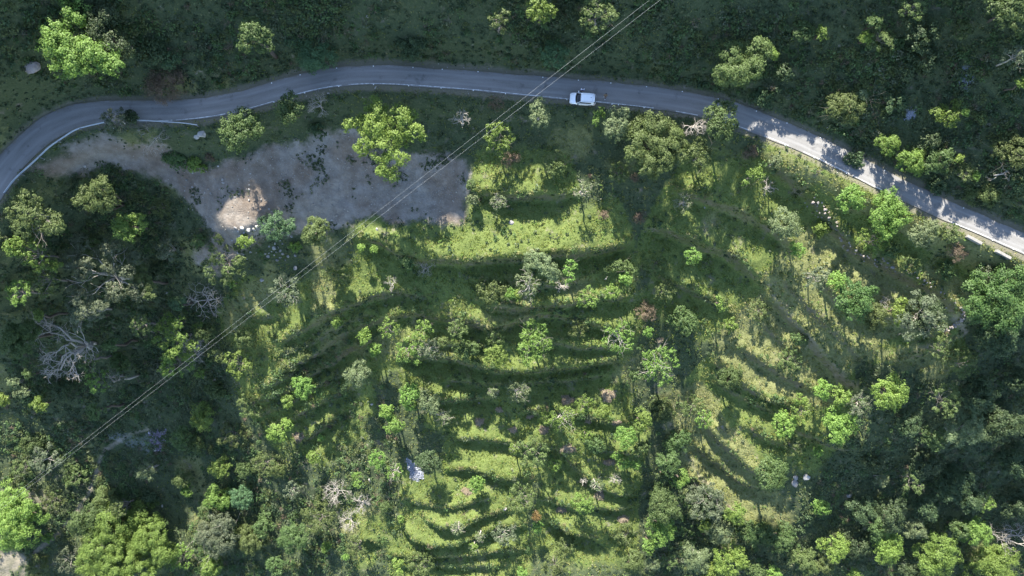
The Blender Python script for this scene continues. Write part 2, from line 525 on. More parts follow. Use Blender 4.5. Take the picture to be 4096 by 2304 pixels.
def road_sd(X, Y):
    best = np.full(np.shape(X), 1e9); sd = np.zeros(np.shape(X)); zz = np.zeros(np.shape(X))
    for i in range(0, len(RC)):
        ex = X - RC[i, 0]; ey = Y - RC[i, 1]
        d = ex * ex + ey * ey
        m = d < best
        best = np.where(m, d, best); sd = np.where(m, ex * RN[i, 0] + ey * RN[i, 1], sd); zz = np.where(m, ROAD_Z[i], zz)
    far = best > 60 ** 2
    return np.where(far, 99, np.sign(sd) * np.maximum(np.abs(sd), np.sqrt(best) - 0.3)), zz
_sel = (GYY > -20) & (GYY < 60)
RSD = np.full(Z0.shape, 99.0); RZ = np.zeros(Z0.shape)
_a, _b = road_sd(GXX[_sel], GYY[_sel]); RSD[_sel] = _a; RZ[_sel] = _b
ROAD_HW = 1.62

M_SCREE = mask_poly(SCREE_POLY, 5, 1.3)
ZG += 0.9 * fbm(GXX, GYY, 9.0, 5, 4) * (1 - 0.6 * M_SCREE) * sstep(2, 8, np.abs(RSD))
ZG += 0.25 * fbm(GXX, GYY, 2.5, 8, 3) * sstep(2, 4, np.abs(RSD))
ZG += 0.5 * np.abs(fbm(GXX * 1.0 + 2 * fbm(GXX, GYY, 6, 41, 2), GYY * 0.3, 2.2, 40, 3)) * M_SCREE     # rills down the scree
M_PALE = mask_poly([(560, 490), (600, 465), (660, 470), (690, 520), (680, 575), (620, 592), (565, 575)], 16, 2.0)
_px, _py, _pz = on_ground(ZG, 615 * S, 528 * S)
M_PALE = np.clip(M_PALE * 1.15, 0, 1)
ZG = ZG * (1 - M_PALE) + (_pz + 0.3 + 0.10 * (GYY - _py) - 0.08 * (GXX - _px)) * M_PALE
# bench for the road: flat, a cut bank above, a soft shoulder below
up = -RSD
w_dn = sstep(2.5, 6.5, RSD); w_up = sstep(2.1, 5.0, up)
wgt = np.where(RSD > 0, w_dn, w_up)
ZG = (RZ - 0.10) * (1 - wgt) + ZG * wgt

# the mountainside goes on rising beyond the top of the picture; its unseen crest is shaped so its shade ends along SHADE
SHADE = [(-160, 1070), (0, 1060), (150, 1080), (300, 1090), (420, 970), (500, 820), (560, 640), (560, 540), (574, 512), (590, 496), (606, 500), (622, 482), (646, 474), (664, 490), (694, 560), (730, 585), (860, 575), (1000, 570), (1060, 562), (1168, 556),
         (1184, 425), (1200, 415), (1300, 430), (1400, 432), (1500, 455), (1600, 465), (1700, 460), (1790, 420), (1860, 372), (1905, 312), (1950, 306), (1990, 346), (2080, 360),
         (2160, 378), (2230, 388), (2330, 440), (2400, 460), (2480, 498), (2560, 538), (2640, 590), (2760, 660)]
Y_R = 66.0
rx, rz = [], []
for a, b in SHADE:
    x, y, z = on_ground(ZG, a * S, b * S)
    t = (Y_R - y) / SUN[1]
    rx.append(x + SUN[0] * t); rz.append(z + SUN[2] * t)
o_ = np.argsort(rx); rx = np.array(rx)[o_]; rz = np.array(rz)[o_]
crest = np.interp(GXX, rx, rz)
crest = crest + 0.35 * fbm(GXX, GXX * 0 + 3.3, 3.0, 77, 3)
CREST = crest
zin = bil(ZG, GXX, np.full(GXX.shape, Y_IN))
t_ = np.clip((GYY - Y_IN) / (Y_R - Y_IN), 0, 1)
ZG = np.where(GYY > Y_IN, zin + (crest - zin) * (0.12 * t_ + 0.88 * t_ * t_), ZG)
ZG = np.where(GYY > Y_R, crest - 0.12 * (GYY - Y_R), ZG)

def hgt(x, y):
    return bil(ZG, x, y)

def clearance(x, y):
    """height above the ground at which the sun clears the land uphill"""
    t = np.arange(0.6, 120, 0.4)
    X = x + SUN[0] * t; Y = y + SUN[1] * t
    Z = hgt(X, Y)
    return float(np.max(Z - float(hgt(x, y)) - SUN[2] * t))

# ---- what grows or lies where
PATH_PTS = [(400, 1075), (330, 1090), (265, 1130), (240, 1190), (225, 1240), (190, 1290), (150, 1340), (110, 1372), (75, 1400), (55, 1449), (45, 1480)]
M_PATH = 0.85 * mask_line(PATH_PTS, 0.38, 0.4)
M_PATH = np.maximum(M_PATH, 0.5 * mask_line([(1700, 1010), (1680, 1060), (1720, 1130), (1760, 1200), (1830, 1270), (1880, 1320)], 0.45, 0.3))
M_PATH = np.maximum(M_PATH, 0.55 * mask_line([(2400, 800), (2425, 840), (2380, 860), (2310, 880)], 0.7, 0.4))
M_PATH = np.maximum(M_PATH, 0.5 * mask_line([(2385, 420), (2395, 385), (2440, 372), (2500, 385), (2540, 395)], 0.4, 0.3))
M_PATH = np.maximum(M_PATH, 0.5 * mask_line([(1945, 745), (1990, 800), (2060, 880), (2130, 960), (2180, 975)], 0.5, 0.3))
M_PATH = np.maximum(M_PATH, 0.75 * mask_poly([(0, 1380), (50, 1375), (90, 1400), (40, 1460), (-20, 1460)], 2))
M_PATH = np.maximum(M_PATH, 0.55 * mask_poly([(0, 1230), (70, 1210), (130, 1240), (120, 1290), (40, 1270), (0, 1260)], 2))
DRY_POLYS = [[(1910, 700), (1960, 600), (2040, 560), (2130, 620), (2260, 700), (2340, 740), (2380, 820), (2250, 840), (2150, 960), (2080, 960), (1990, 820)], [(1660, 1000), (1760, 960), (1830, 1060), (1960, 1230), (2010, 1310), (1900, 1320), (1790, 1250), (1700, 1150)], [(550, 790), (600, 740), (680, 650), (712, 700), (700, 770), (650, 800), (570, 830)],
             [(1850, 805), (1900, 760), (1940, 745), (2000, 830), (2110, 960), (2150, 1000), (2040, 1020), (1930, 1000), (1850, 950), (1800, 900)],
             [(1920, 370), (2060, 420), (2200, 510), (2330, 575), (2576, 690), (2560, 720), (2330, 640), (2200, 560), (2050, 470), (1930, 400)],
             [(2290, 690), (2400, 700), (2440, 800), (2420, 830), (2350, 760)], [(2200, 870), (2420, 850), (2400, 960), (2250, 930)],
             [(380, 180), (470, 180), (480, 240), (390, 250)],
             [(1890, 1260), (1950, 1240), (2000, 1280), (1990, 1330), (1920, 1320)]]
M_DRY = np.zeros(Z0.shape)
for p in DRY_POLYS: M_DRY = np.maximum(M_DRY, mask_poly(p, 4, 1.6))
M_DRY = np.maximum(M_DRY, 0.8 * sstep(0.15, 0.55, fbm(GXX, GYY, 11.0, 91, 4)))
slope = np.hypot(np.gradient(ZG, GD, axis=1), np.gradient(ZG, GD, axis=0))
M_DRY = np.clip(M_DRY + 0.35 * sstep(0.9, 1.8, blur(slope, 1)) * (GYY < 20), 0, 1)
M_GULLY = mask_poly([(2180, 900), (2420, 960), (2600, 850), (2700, 1460), (1950, 1460), (1990, 1330), (2080, 1150), (2160, 1020)], 6, 2.0)
M_GULLY = np.maximum(M_GULLY, mask_poly([(1640, 1200), (1720, 1160), (1800, 1280), (1900, 1380), (1960, 1480), (1600, 1480), (1610, 1330)], 5, 1.5))
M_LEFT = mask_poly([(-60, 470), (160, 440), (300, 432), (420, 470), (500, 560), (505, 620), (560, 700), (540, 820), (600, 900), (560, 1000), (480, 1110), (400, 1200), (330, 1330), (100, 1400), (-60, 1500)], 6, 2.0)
M_UP = sstep(0.5, 3.0, -RSD) * (np.abs(RSD) < 98) + (GYY > 40)
M_UP = np.clip(M_UP, 0, 1)
M_ASH = mask_poly([(2410, 165), (2455, 165), (2445, 225), (2420, 225)], 3) + mask_poly([(2275, 270), (2300, 255), (2310, 285), (2285, 300)], 3)
M_ASH += 0.4 * mask_poly([(240, 1105), (420, 1065), (410, 1130), (380, 1140)], 3)
M_VERGE = (1 - sstep(1.9, 3.0, np.abs(RSD)))
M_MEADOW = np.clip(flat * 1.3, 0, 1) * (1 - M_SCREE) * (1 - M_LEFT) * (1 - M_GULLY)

# ---- ground sheet: fine where the photograph looks, stretching out to the far distance
def axis(lo, hi, step, far):
    a = np.arange(lo, hi + 1e-6, step)
    k = np.array([2, 6, 14, 30, 70, 160, 400, far])
    return np.concatenate([lo - k[::-1], a, hi + k])
ax = axis(-119, 119, 0.32, 1300); ay = axis(-68, 68, 0.32, 1300)
AX, AY = np.meshgrid(ax, ay)
cx = np.clip(AX, GX0, GX1); cy = np.clip(AY, GY0, GY1)
AZ = bil(ZG, cx, cy) + 0.20 * fbm(AX, AY, 1.1, 60, 3) * sstep(2.0, 3.5, np.abs(bil(RSD, cx, cy)))
AZ = AZ - 0.05 * np.hypot(AX - cx, AY - cy)
nx_, ny_ = len(ax), len(ay)
ii = np.arange(nx_ * ny_).reshape(ny_, nx_)
FQ = np.stack([ii[:-1, :-1], ii[:-1, 1:], ii[1:, 1:], ii[1:, :-1]], -1).reshape(-1, 4)

def ground_material():
    m, nt, out = new_mat('hillside_soil')
    def A(n):
        a = N(nt, 'ShaderNodeAttribute'); a.attribute_name = n; return a.outputs['Fac']
    big = noise_n(nt, 0.12, 5); mid = noise_n(nt, 0.7, 5, 0.65); fine = noise_n(nt, 3.2, 5, 0.7)
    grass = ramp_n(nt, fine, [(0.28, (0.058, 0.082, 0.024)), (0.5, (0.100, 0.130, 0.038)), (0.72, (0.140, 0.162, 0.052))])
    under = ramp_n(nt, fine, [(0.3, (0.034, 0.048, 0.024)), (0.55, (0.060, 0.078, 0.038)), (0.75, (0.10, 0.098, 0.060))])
    dry = ramp_n(nt, fine, [(0.25, (0.088, 0.098, 0.040)), (0.5, (0.155, 0.162, 0.066)), (0.75, (0.22, 0.215, 0.11))])
    soil = ramp_n(nt, mid, [(0.3, (0.10, 0.085, 0.07)), (0.7, (0.17, 0.145, 0.12))])
    scree = ramp_n(nt, mid, [(0.25, (0.150, 0.131, 0.110)), (0.5, (0.212, 0.192, 0.164)), (0.75, (0.285, 0.262, 0.230))])
    scree = mixc(nt, ramp_n(nt, big, [(0.4, (0, 0, 0)), (0.6, (1, 1, 1))]), scree, mixc(nt, 1.0, scree, (0.74, 0.66, 0.60), 'MULTIPLY'))
    speck = ramp_n(nt, noise_n(nt, 7.0, 2), [(0.66, (0, 0, 0)), (0.72, (1, 1, 1))])
    scree = mixc(nt, math_n(nt, 'MULTIPLY', speck, 0.6), scree, (0.42, 0.41, 0.39))
    def thr(att, k=0.9, sharp=0.25):
        s = math_n(nt, 'ADD', A(att), math_n(nt, 'MULTIPLY', math_n(nt, 'SUBTRACT', mid, 0.5), k))
        return ramp_n(nt, s, [(0.5 - sharp / 2, (0, 0, 0)), (0.5 + sharp / 2, (1, 1, 1))])
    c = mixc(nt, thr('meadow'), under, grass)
    c = mixc(nt, math_n(nt, 'MULTIPLY', thr('dry', 1.2, 0.4), 0.85), c, dry)
    c = mixc(nt, math_n(nt, 'MULTIPLY', thr('riser', 0.8, 0.4), 0.75), c, ramp_n(nt, mid, [(0.3, (0.055, 0.047, 0.036)), (0.7, (0.13, 0.112, 0.085))]))
    patch = ramp_n(nt, noise_n(nt, 0.35, 4, 0.7), [(0.60, (0, 0, 0)), (0.70, (1, 1, 1))])
    c = mixc(nt, math_n(nt, 'MULTIPLY', patch, 0.55), c, soil)
    c = mixc(nt, math_n(nt, 'MULTIPLY', thr('verge', 0.9, 0.5), 0.8), c, (0.16, 0.145, 0.105))
    c = mixc(nt, math_n(nt, 'MULTIPLY', thr('path', 1.3, 0.6), 0.8), c, mixc(nt, mid, (0.17, 0.145, 0.105), (0.30, 0.26, 0.20)))
    c = mixc(nt, thr('scree', 1.5, 0.55), c, scree)
    c = mixc(nt, math_n(nt, 'MULTIPLY', thr('ash', 1.3, 0.5), 0.55), c, (0.34, 0.35, 0.38))
    p = N(nt, 'ShaderNodeBsdfPrincipled')
    p.inputs['Roughness'].default_value = 0.95; p.inputs['Specular IOR Level'].default_value = 0.1
    nt.links.new(c, p.inputs['Base Color'])
    b = N(nt, 'ShaderNodeBump'); b.inputs['Strength'].default_value = 0.7; b.inputs['Distance'].default_value = 0.25
    nt.links.new(noise_n(nt, 2.5, 6, 0.7), b.inputs['Height']); nt.links.new(b.outputs[0], p.inputs['Normal'])
    nt.links.new(p.outputs[0], out.inputs[0])
    return m

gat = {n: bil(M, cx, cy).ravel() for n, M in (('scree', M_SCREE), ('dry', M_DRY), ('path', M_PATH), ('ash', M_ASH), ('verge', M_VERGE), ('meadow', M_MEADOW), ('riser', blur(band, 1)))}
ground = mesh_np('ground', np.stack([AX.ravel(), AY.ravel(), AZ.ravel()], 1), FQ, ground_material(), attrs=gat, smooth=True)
tag(ground, 'terraced green hillside falling away below a mountain road', kind='structure')

# ------------------------------------------------------------------ road, edge line, studs
def road_mat():
    m, nt, out = new_mat('worn_asphalt')
    at = N(nt, 'ShaderNodeAttribute'); at.attribute_name = 'across'
    al = N(nt, 'ShaderNodeAttribute'); al.attribute_name = 'along'
    cmb = N(nt, 'ShaderNodeCombineXYZ')
    nt.links.new(math_n(nt, 'MULTIPLY', al.outputs['Fac'], 0.12), cmb.inputs[0]); nt.links.new(math_n(nt, 'MULTIPLY', at.outputs['Fac'], 1.6), cmb.inputs[1])
    streak = noise_n(nt, 1.6, 5, 0.6, cmb.outputs[0])
    fine = noise_n(nt, 9.0, 3, 0.7); mid = noise_n(nt, 0.45, 4)
    c = ramp_n(nt, streak, [(0.32, (0.130, 0.126, 0.119)), (0.66, (0.232, 0.225, 0.212))])
    c = mixc(nt, 0.5, c, ramp_n(nt, fine, [(0.3, (0.125, 0.121, 0.114)), (0.7, (0.215, 0.207, 0.194))]))
    patch = ramp_n(nt, mid, [(0.60, (0, 0, 0)), (0.68, (1, 1, 1))])
    c = mixc(nt, math_n(nt, 'MULTIPLY', patch, 0.65), c, (0.095, 0.092, 0.088))
    ab = math_n(nt, 'ABSOLUTE', at.outputs['Fac'])
    edge = math_n(nt, 'ADD', ab, math_n(nt, 'MULTIPLY', math_n(nt, 'SUBTRACT', noise_n(nt, 1.4, 5), 0.5), 0.9))
    em = ramp_n(nt, edge, [(0.86, (0, 0, 0)), (1.0, (1, 1, 1))])
    c = mixc(nt, math_n(nt, 'MULTIPLY', em, 0.7), c, (0.15, 0.135, 0.105))
    trk = ramp_n(nt, ab, [(0.25, (0, 0, 0)), (0.45, (1, 1, 1)), (0.6, (0, 0, 0))])
    c = mixc(nt, math_n(nt, 'MULTIPLY', trk, 0.25), c, (0.30, 0.295, 0.29))
    p = N(nt, 'ShaderNodeBsdfPrincipled'); p.inputs['Roughness'].default_value = 0.85; p.inputs['Specular IOR Level'].default_value = 0.25
    nt.links.new(c, p.inputs['Base Color'])
    nt.links.new(p.outputs[0], out.inputs[0])
    return m

nr = len(RC); cols = 9
off = np.linspace(-1, 1, cols)
wob_l = 0.22 * fbm(np.arange(nr) * 0.5, np.zeros(nr), 3.0, 201, 3); wob_r = 0.12 * fbm(np.arange(nr) * 0.5, np.zeros(nr), 3.0, 202, 3)
hw = ROAD_HW + 0.12 * np.sin(np.arange(nr) * 0.03) + 0.25 * sstep(-60, -75, RC[:, 0])
V = []; ac = []; alg = []
for k, o in enumerate(off):
    w = hw * o + (wob_l if k == 0 else 0) + (wob_r if k == cols - 1 else 0)
    z = ROAD_Z + 0.03 * (1 - o * o)
    V.append(np.stack([RC[:, 0] + RN[:, 0] * w, RC[:, 1] + RN[:, 1] * w, z], 1)); ac.append(np.full(nr, o)); alg.append(np.arange(nr) * 0.5)
V = np.stack(V, 1).reshape(-1, 3); ac = np.stack(ac, 1).ravel(); alg = np.stack(alg, 1).ravel()
ii = np.arange(nr * cols).reshape(nr, cols)
F = np.stack([ii[:-1, :-1], ii[:-1, 1:], ii[1:, 1:], ii[1:, :-1]], -1).reshape(-1, 4)
road = mesh_np('road', V, F, road_mat(), attrs={'across': ac, 'along': alg}, smooth=True)
tag(road, 'narrow grey asphalt road curving across the hillside', kind='structure')

def line_mat():
    m, nt, out = new_mat('worn_white_paint')
    f = ramp_n(nt, noise_n(nt, 2.2, 5, 0.75), [(0.42, (0.26, 0.26, 0.26)), (0.60, (0.66, 0.66, 0.64))])
    p = N(nt, 'ShaderNodeBsdfPrincipled'); p.inputs['Roughness'].default_value = 0.7
    nt.links.new(f, p.inputs['Base Color']); nt.links.new(p.outputs[0], out.inputs[0])
    return m
M_LINE = line_mat()
def road_i(px, py):
    x, y = px_at(px, py, 0)
    return int(np.argmin((RC[:, 0] - x) ** 2 + (RC[:, 1] - y) ** 2))
# painted edge line, in the runs the photograph shows (photograph pixels, start to end)
RUNS = [((560, 490), (690, 482)), ((705, 482), (905, 468)), ((918, 463), (1105, 415)), ((1180, 390), (1365, 345)), ((1395, 342), (2280, 392)), ((2385, 402), (2470, 411)), ((2480, 412), (2618, 428)),
        ((2705, 442), (2790, 458)), ((2860, 478), (3000, 520)), ((3055, 540), (3150, 578)), ((3215, 600), (3400, 690)), ((3410, 695), (3540, 760)), ((3780, 886), (4096, 1024)), ((4100, 1028), (4200, 1074))]
for a, b in RUNS:
    i0, i1 = sorted((road_i(*a), road_i(*b)))
    n = max(2, i1 - i0 + 1)
    I = np.arange(i0, i0 + n)
    wn_ = 0.05 + 0.012 * vnoise(I * 0.5, I * 0, 0.9, 300)
    o_l = hw[I] - 0.20
    zz = ROAD_Z[I] + 0.012
    P = []
    for s_ in (-1, 1):
        P.append(np.stack([RC[I, 0] + RN[I, 0] * (o_l + s_ * wn_), RC[I, 1] + RN[I, 1] * (o_l + s_ * wn_), zz], 1))
    V = np.stack(P, 1).reshape(-1, 3); ii = np.arange(2 * n).reshape(n, 2)
    F = np.stack([ii[:-1, 0], ii[:-1, 1], ii[1:, 1], ii[1:, 0]], -1)
    o = mesh_np('edge_line', V, F, M_LINE, parent=road)

# small white studs along both edges
M_STUD = plain_mat('stud_white', (0.80, 0.80, 0.78), 0.5)
mb = MB(); mb.box((0, 0, 0.03), (0.15, 0.13, 0.06), bev=0.02)
stud0 = mb.build('road_stud', M_STUD)
STUD_UP = [(1085, 346), (1208, 307), (1352, 277), (1494, 263), (1653, 269), (1773, 276), (1909, 290), (2173, 312), (2311, 322), (2442, 334), (2589, 348), (2733, 370), (2878, 398), (3022, 457), (3147, 499), (3285, 555), (3535, 678), (3850, 838)]
STUD_DN = [(1103, 414), (1224, 377), (1357, 347), (1494, 334), (1629, 339), (1762, 349), (1895, 360), (2020, 373), (2263, 391), (2443, 408), (2470, 411), (2582, 424), (3142, 574), (3257, 622), (3395, 688), (3965, 970), (4045, 1003)]
first = True
for L_, side in ((STUD_UP, -1), (STUD_DN, 1)):
    for p in L_:
        o = stud0 if first else stud0.copy()
        if not first: COL.objects.link(o)
        first = False
        i = road_i(*p)
        w = side * (hw[i] - (0.12 if side < 0 else 0.05))
        o.location = (RC[i, 0] + RN[i, 0] * w, RC[i, 1] + RN[i, 1] * w, ROAD_Z[i] + 0.004)
        o.rotation_euler = (0, 0, math.atan2(RT[i, 1], RT[i, 0]))
        tag(o, 'small white stud on the uphill edge of the road' if side < 0 else 'small white stud on the painted line of the downhill edge', 'road stud',
            'studs along the uphill road edge' if side < 0 else 'studs along the downhill road edge')

# ------------------------------------------------------------------ guardrail round the left bend
M_ZINC = plain_mat('galvanised_steel', (0.50, 0.53, 0.55), 0.45, 0.6, 0.12, 3.0)
M_POST = plain_mat('post_steel', (0.25, 0.26, 0.27), 0.6, 0.4)
def rail_run(pix, label, flare=False):
    q = np.array([px_at(a, b, 0.75) for a, b in pix]); q = smooth_line(resample(q, 0.4), 6)
    s = np.concatenate([[0], np.cumsum(np.hypot(*(q[1:] - q[:-1]).T))]); tot = s[-1]
    root = empty('guardrail', (q[0][0], q[0][1], float(hgt(*q[0]))))
    tag(root, label, 'guardrail')
    R0 = np.array(root.location)
    def at(d):
        d = min(max(d, 0), tot)
        x = np.interp(d, s, q[:, 0]); y = np.interp(d, s, q[:, 1])
        d2 = min(d + 0.1, tot); d1 = d2 - 0.1
        tx = np.interp(d2, s, q[:, 0]) - np.interp(d1, s, q[:, 0]); ty = np.interp(d2, s, q[:, 1]) - np.interp(d1, s, q[:, 1])
        l = math.hypot(tx, ty) or 1
        return x, y, tx / l, ty / l
    prof = [(0.0, 0.16), (0.02, 0.155), (0.085, 0.12), (0.085, 0.06), (0.02, 0.02), (0.02, -0.02), (0.085, -0.06), (0.085, -0.12), (0.02, -0.155), (0.0, -0.16)]
    seg = 3.9; n = max(1, int(round(tot / seg)))
    for k in range(n):
        d0 = tot * k / n; d1 = tot * (k + 1) / n + 0.12
        m = 6; mb = MB()
        rows = []
        for j in range(m + 1):
            x, y, tx, ty = at(d0 + (d1 - d0) * j / m)
            up_ = 0.74 + (0.012 if k % 2 else 0.0)
            rows.append([(x + ty * -(o + 0.006 * (k % 2)) - R0[0], y + tx * (o + 0.006 * (k % 2)) - R0[1], up_ + z) for o, z in prof] +
                        [(x + ty * -(o - 0.012) - R0[0], y + tx * (o - 0.012) - R0[1], up_ + z) for o, z in reversed(prof)])
        P = len(rows[0]); vs = [p for r in rows for p in r]; fs = []
        for j in range(m):
            for t in range(P):
                t2 = (t + 1) % P
                fs.append((j * P + t, (j + 1) * P + t, (j + 1) * P + t2, j * P + t2))
        mb.add(vs, fs)
        mb.build('rail', M_ZINC, root)
    npost = max(2, int(tot / 3.8) + 1)
    for k in range(npost):
        x, y, tx, ty = at(tot * k / (npost - 1))
        g = float(hgt(x, y)) - R0[2]
        mb = MB(); c = (x + ty * 0.10 - R0[0], y - tx * 0.10 - R0[1]); rz = math.atan2(ty, tx)
        h = 0.84 - (g - 0.5)
        for dx in (-0.055, 0.055):
            mb.box((c[0] + ty * dx, c[1] - tx * dx, g - 0.5 + h / 2), (0.10, 0.012, h), rz)
        mb.box((c[0], c[1], g - 0.5 + h / 2), (0.012, 0.10, h), rz)
        mb.build('post', M_POST, root)
    return root
rail_run([(18, 772), (60, 715), (100, 680), (160, 625), (200, 585), (240, 560), (300, 520), (360, 503), (422, 489)], 'grey steel guardrail round the outside of the left bend')
rail_run([(508, 481), (560, 482), (640, 487), (700, 491), (735, 493), (800, 503)], 'grey steel guardrail ending beside the pale boulder below the road')

# ------------------------------------------------------------------ low concrete parapet blocks at the road edge, right
M_CONC = plain_mat('weathered_concrete', (0.21, 0.20, 0.18), 0.9, 0, 0.25, 3.0, bump=0.3)
for (px, py), lab in (((3899, 959), 'low concrete parapet block by the road, nearer the tall feathery tree'), ((4015, 1018), 'low concrete parapet block by the road, nearest the right picture edge')):
    x, y, z = on_ground(ZG, px, py, 0.5)
    mb = MB(); mb.box((0, 0, 0.05), (2.5, 0.44, 1.1), bev=0.03)
    o = mb.build('parapet_block', M_CONC)
    o.location = (x, y, z); o.rotation_euler = (0, 0, math.radians(-28.5))
    tag(o, lab, 'parapet')

# ------------------------------------------------------------------ overhead wires across the valley
M_WIRE = plain_mat('aluminium_wire', (0.42, 0.43, 0.41), 0.6, 0.0, 0.03, 0.05)
for (x1, dz, lab) in ((2598, 0.0, 'upper left of two pale power lines crossing the picture diagonally'), (2640, 0.0, 'lower right of two pale power lines crossing the picture diagonally')):
    offb = 0 if x1 == 2598 else 1
    keys = [((x1, 0), 30.0), ((2020, 440) if not offb else (2043, 458), 14.0), ((1180, 1110) if not offb else (1194, 1122), -2.0), ((640, 1530) if not offb else (652, 1541), -6.0), ((75, 1965) if not offb else (84, 1974), -8.0)]
    P = []
    for (a, b), z in keys:
        x, y = px_at(a, b, z); P.append((x, y, z))
    P = np.array(P)
    # one straight span in plan with a gentle sag, running on past the picture at both ends
    d = P[-1, :2] - P[0, :2]; L_ = np.hypot(*d); d /= L_
    tt = ((P[:, :2] - P[0, :2]) @ d)
    co = np.array([(P[-1, 2] - P[0, 2]) / L_, P[0, 2]])
    ts = np.linspace(-14, L_ + 30, 60)
    a0 = P[0, :2]
    mb = MB(); mb.tube([(a0[0] + d[0] * t, a0[1] + d[1] * t, np.polyval(co, t)) for t in ts], 0.0055, 6)
    o = mb.build('power_line', M_WIRE, smooth=True)
    tag(o, lab, 'power line', 'pair of power lines')

# ------------------------------------------------------------------ plants
LEAF = {
    'bright': leaf_mat('leaf_bright', (0.086, 0.145, 0.030), (0.139, 0.217, 0.048), 0.38, 0.03, (0.186, 0.261, 0.066)),
    'yellow': leaf_mat('leaf_yellow_green', (0.101, 0.163, 0.033), (0.162, 0.243, 0.052), 0.38, 0.03, (0.217, 0.292, 0.071)),
    'mid': leaf_mat('leaf_mid_green', (0.043, 0.074, 0.024), (0.077, 0.118, 0.038), 0.32, 0.03, (0.111, 0.158, 0.057)),
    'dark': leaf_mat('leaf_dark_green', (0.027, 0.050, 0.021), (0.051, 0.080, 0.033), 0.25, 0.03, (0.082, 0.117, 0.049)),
    'olive': leaf_mat('leaf_olive', (0.062, 0.090, 0.027), (0.099, 0.134, 0.043), 0.32, 0.025, (0.139, 0.174, 0.066)),
    'silver': leaf_mat('leaf_silver_green', (0.058, 0.078, 0.041), (0.098, 0.122, 0.067), 0.28, 0.02, (0.153, 0.174, 0.112)),
    'pale': leaf_mat('leaf_pale_green', (0.088, 0.122, 0.054), (0.138, 0.176, 0.083), 0.32, 0.02, (0.190, 0.230, 0.121)),
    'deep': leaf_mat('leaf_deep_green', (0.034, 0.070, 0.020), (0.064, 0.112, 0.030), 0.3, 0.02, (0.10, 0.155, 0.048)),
    'teal': leaf_mat('leaf_blue_green', (0.040, 0.080, 0.035), (0.072, 0.128, 0.056), 0.3, 0.02, (0.103, 0.172, 0.080)),
    'brown': leaf_mat('leaf_dry_brown', (0.085, 0.061, 0.040), (0.139, 0.101, 0.067), 0.2, 0.02, (0.202, 0.154, 0.105)),
    'orange': leaf_mat('leaf_orange', (0.153, 0.105, 0.036), (0.230, 0.162, 0.058), 0.3, 0.02),
}
M_BARK = plain_mat('bark_brown', (0.10, 0.082, 0.065), 0.9, 0, 0.3, 5.0, 0.1)
M_BARKM = plain_mat('bark_grey', (0.17, 0.15, 0.13), 0.9, 0, 0.25, 5.0, 0.1)
M_BARKP = plain_mat('bark_pale_grey', (0.33, 0.30, 0.26), 0.85, 0, 0.25, 5.0, 0.1)

# species: leaf colour, leaf length, leaf aspect, fill (leaf cover), clump size, shape, bark
SPEC = {
    'bright':  ('bright', 0.22, 0.75, 1.9, 0.30, 'round', M_BARK),
    'yellow':  ('yellow', 0.22, 0.75, 2.0, 0.30, 'round', M_BARK),
    'mid':     ('mid', 0.22, 0.75, 2.0, 0.30, 'round', M_BARK),
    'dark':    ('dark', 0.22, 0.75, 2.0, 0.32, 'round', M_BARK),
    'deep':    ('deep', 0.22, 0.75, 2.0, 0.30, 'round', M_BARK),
    'teal':    ('teal', 0.22, 0.5, 1.9, 0.30, 'round', M_BARK),
    'olive':   ('olive', 0.30, 0.32, 2.2, 0.34, 'feather', M_BARK),
    'feather': ('mid', 0.31, 0.30, 2.2, 0.34, 'feather', M_BARK),
    'fbright': ('bright', 0.31, 0.32, 2.1, 0.34, 'feather', M_BARK),
    'pale':    ('pale', 0.19, 0.7, 1.8, 0.30, 'round', M_BARKP),
    'silver':  ('silver', 0.18, 0.8, 1.8, 0.20, 'open', M_BARKP),
    'sparse':  ('bright', 0.21, 0.8, 1.7, 0.20, 'open', M_BARKM),
    'osparse': ('olive', 0.19, 0.7, 1.7, 0.20, 'open', M_BARKM),
    'pruned':  ('bright', 0.19, 0.85, 1.2, 0.20, 'pruned', M_BARKP),
    'ppale':   ('pale', 0.18, 0.85, 1.2, 0.20, 'pruned', M_BARKP),
    'brown':   ('brown', 0.31, 0.16, 1.1, 0.34, 'feather', M_BARK),
    'bare':    (None, 0, 0, 0, 0, 'bare', M_BARKP),
}

def unit(v):
    return v / (np.linalg.norm(v, axis=-1, keepdims=True) + 1e-9)

def leaf_cloud(C, Rr, nrm, size, aspect, n_each, rs, droop=0.0):
    """leaf blades round clump centres C (k,3) of radius Rr (k); nrm outward; returns V,F,tint"""
    k = len(C); tot = int(np.sum(n_each))
    idx = np.repeat(np.arange(k), n_each)
    P = rs.normal(size=(tot, 3)); P = unit(P) * (rs.random_sample((tot, 1)) ** 0.45)
    P[:, 2] *= 0.75
    pos = C[idx] + P * Rr[idx][:, None]
    nn = unit(nrm[idx] * 0.55 + P * 0.9 + rs.normal(size=(tot, 3)) * 0.45 + np.array([0, 0, 0.55]))
    a = rs.normal(size=(tot, 3)) + P * 0.8 + np.array([0, 0, -droop])
    u = unit(a - nn * np.sum(a * nn, 1, keepdims=True)); w = np.cross(nn, u)
    L = size * (0.6 + 0.8 * rs.random_sample((tot, 1))) * 0.5; W = L * aspect
    bend = nn * L * 0.22
    V = np.stack([pos - u * L - bend * .6, pos + w * W, pos + u * L - bend, pos - w * W], 1).reshape(-1, 3)
    F = np.arange(tot * 4).reshape(-1, 4)
    ct = rs.random_sample(k)
    t = np.clip(0.45 * ct[idx] + 0.55 * rs.random_sample(tot), 0, 1)
    return V, F, np.repeat(t, 4)

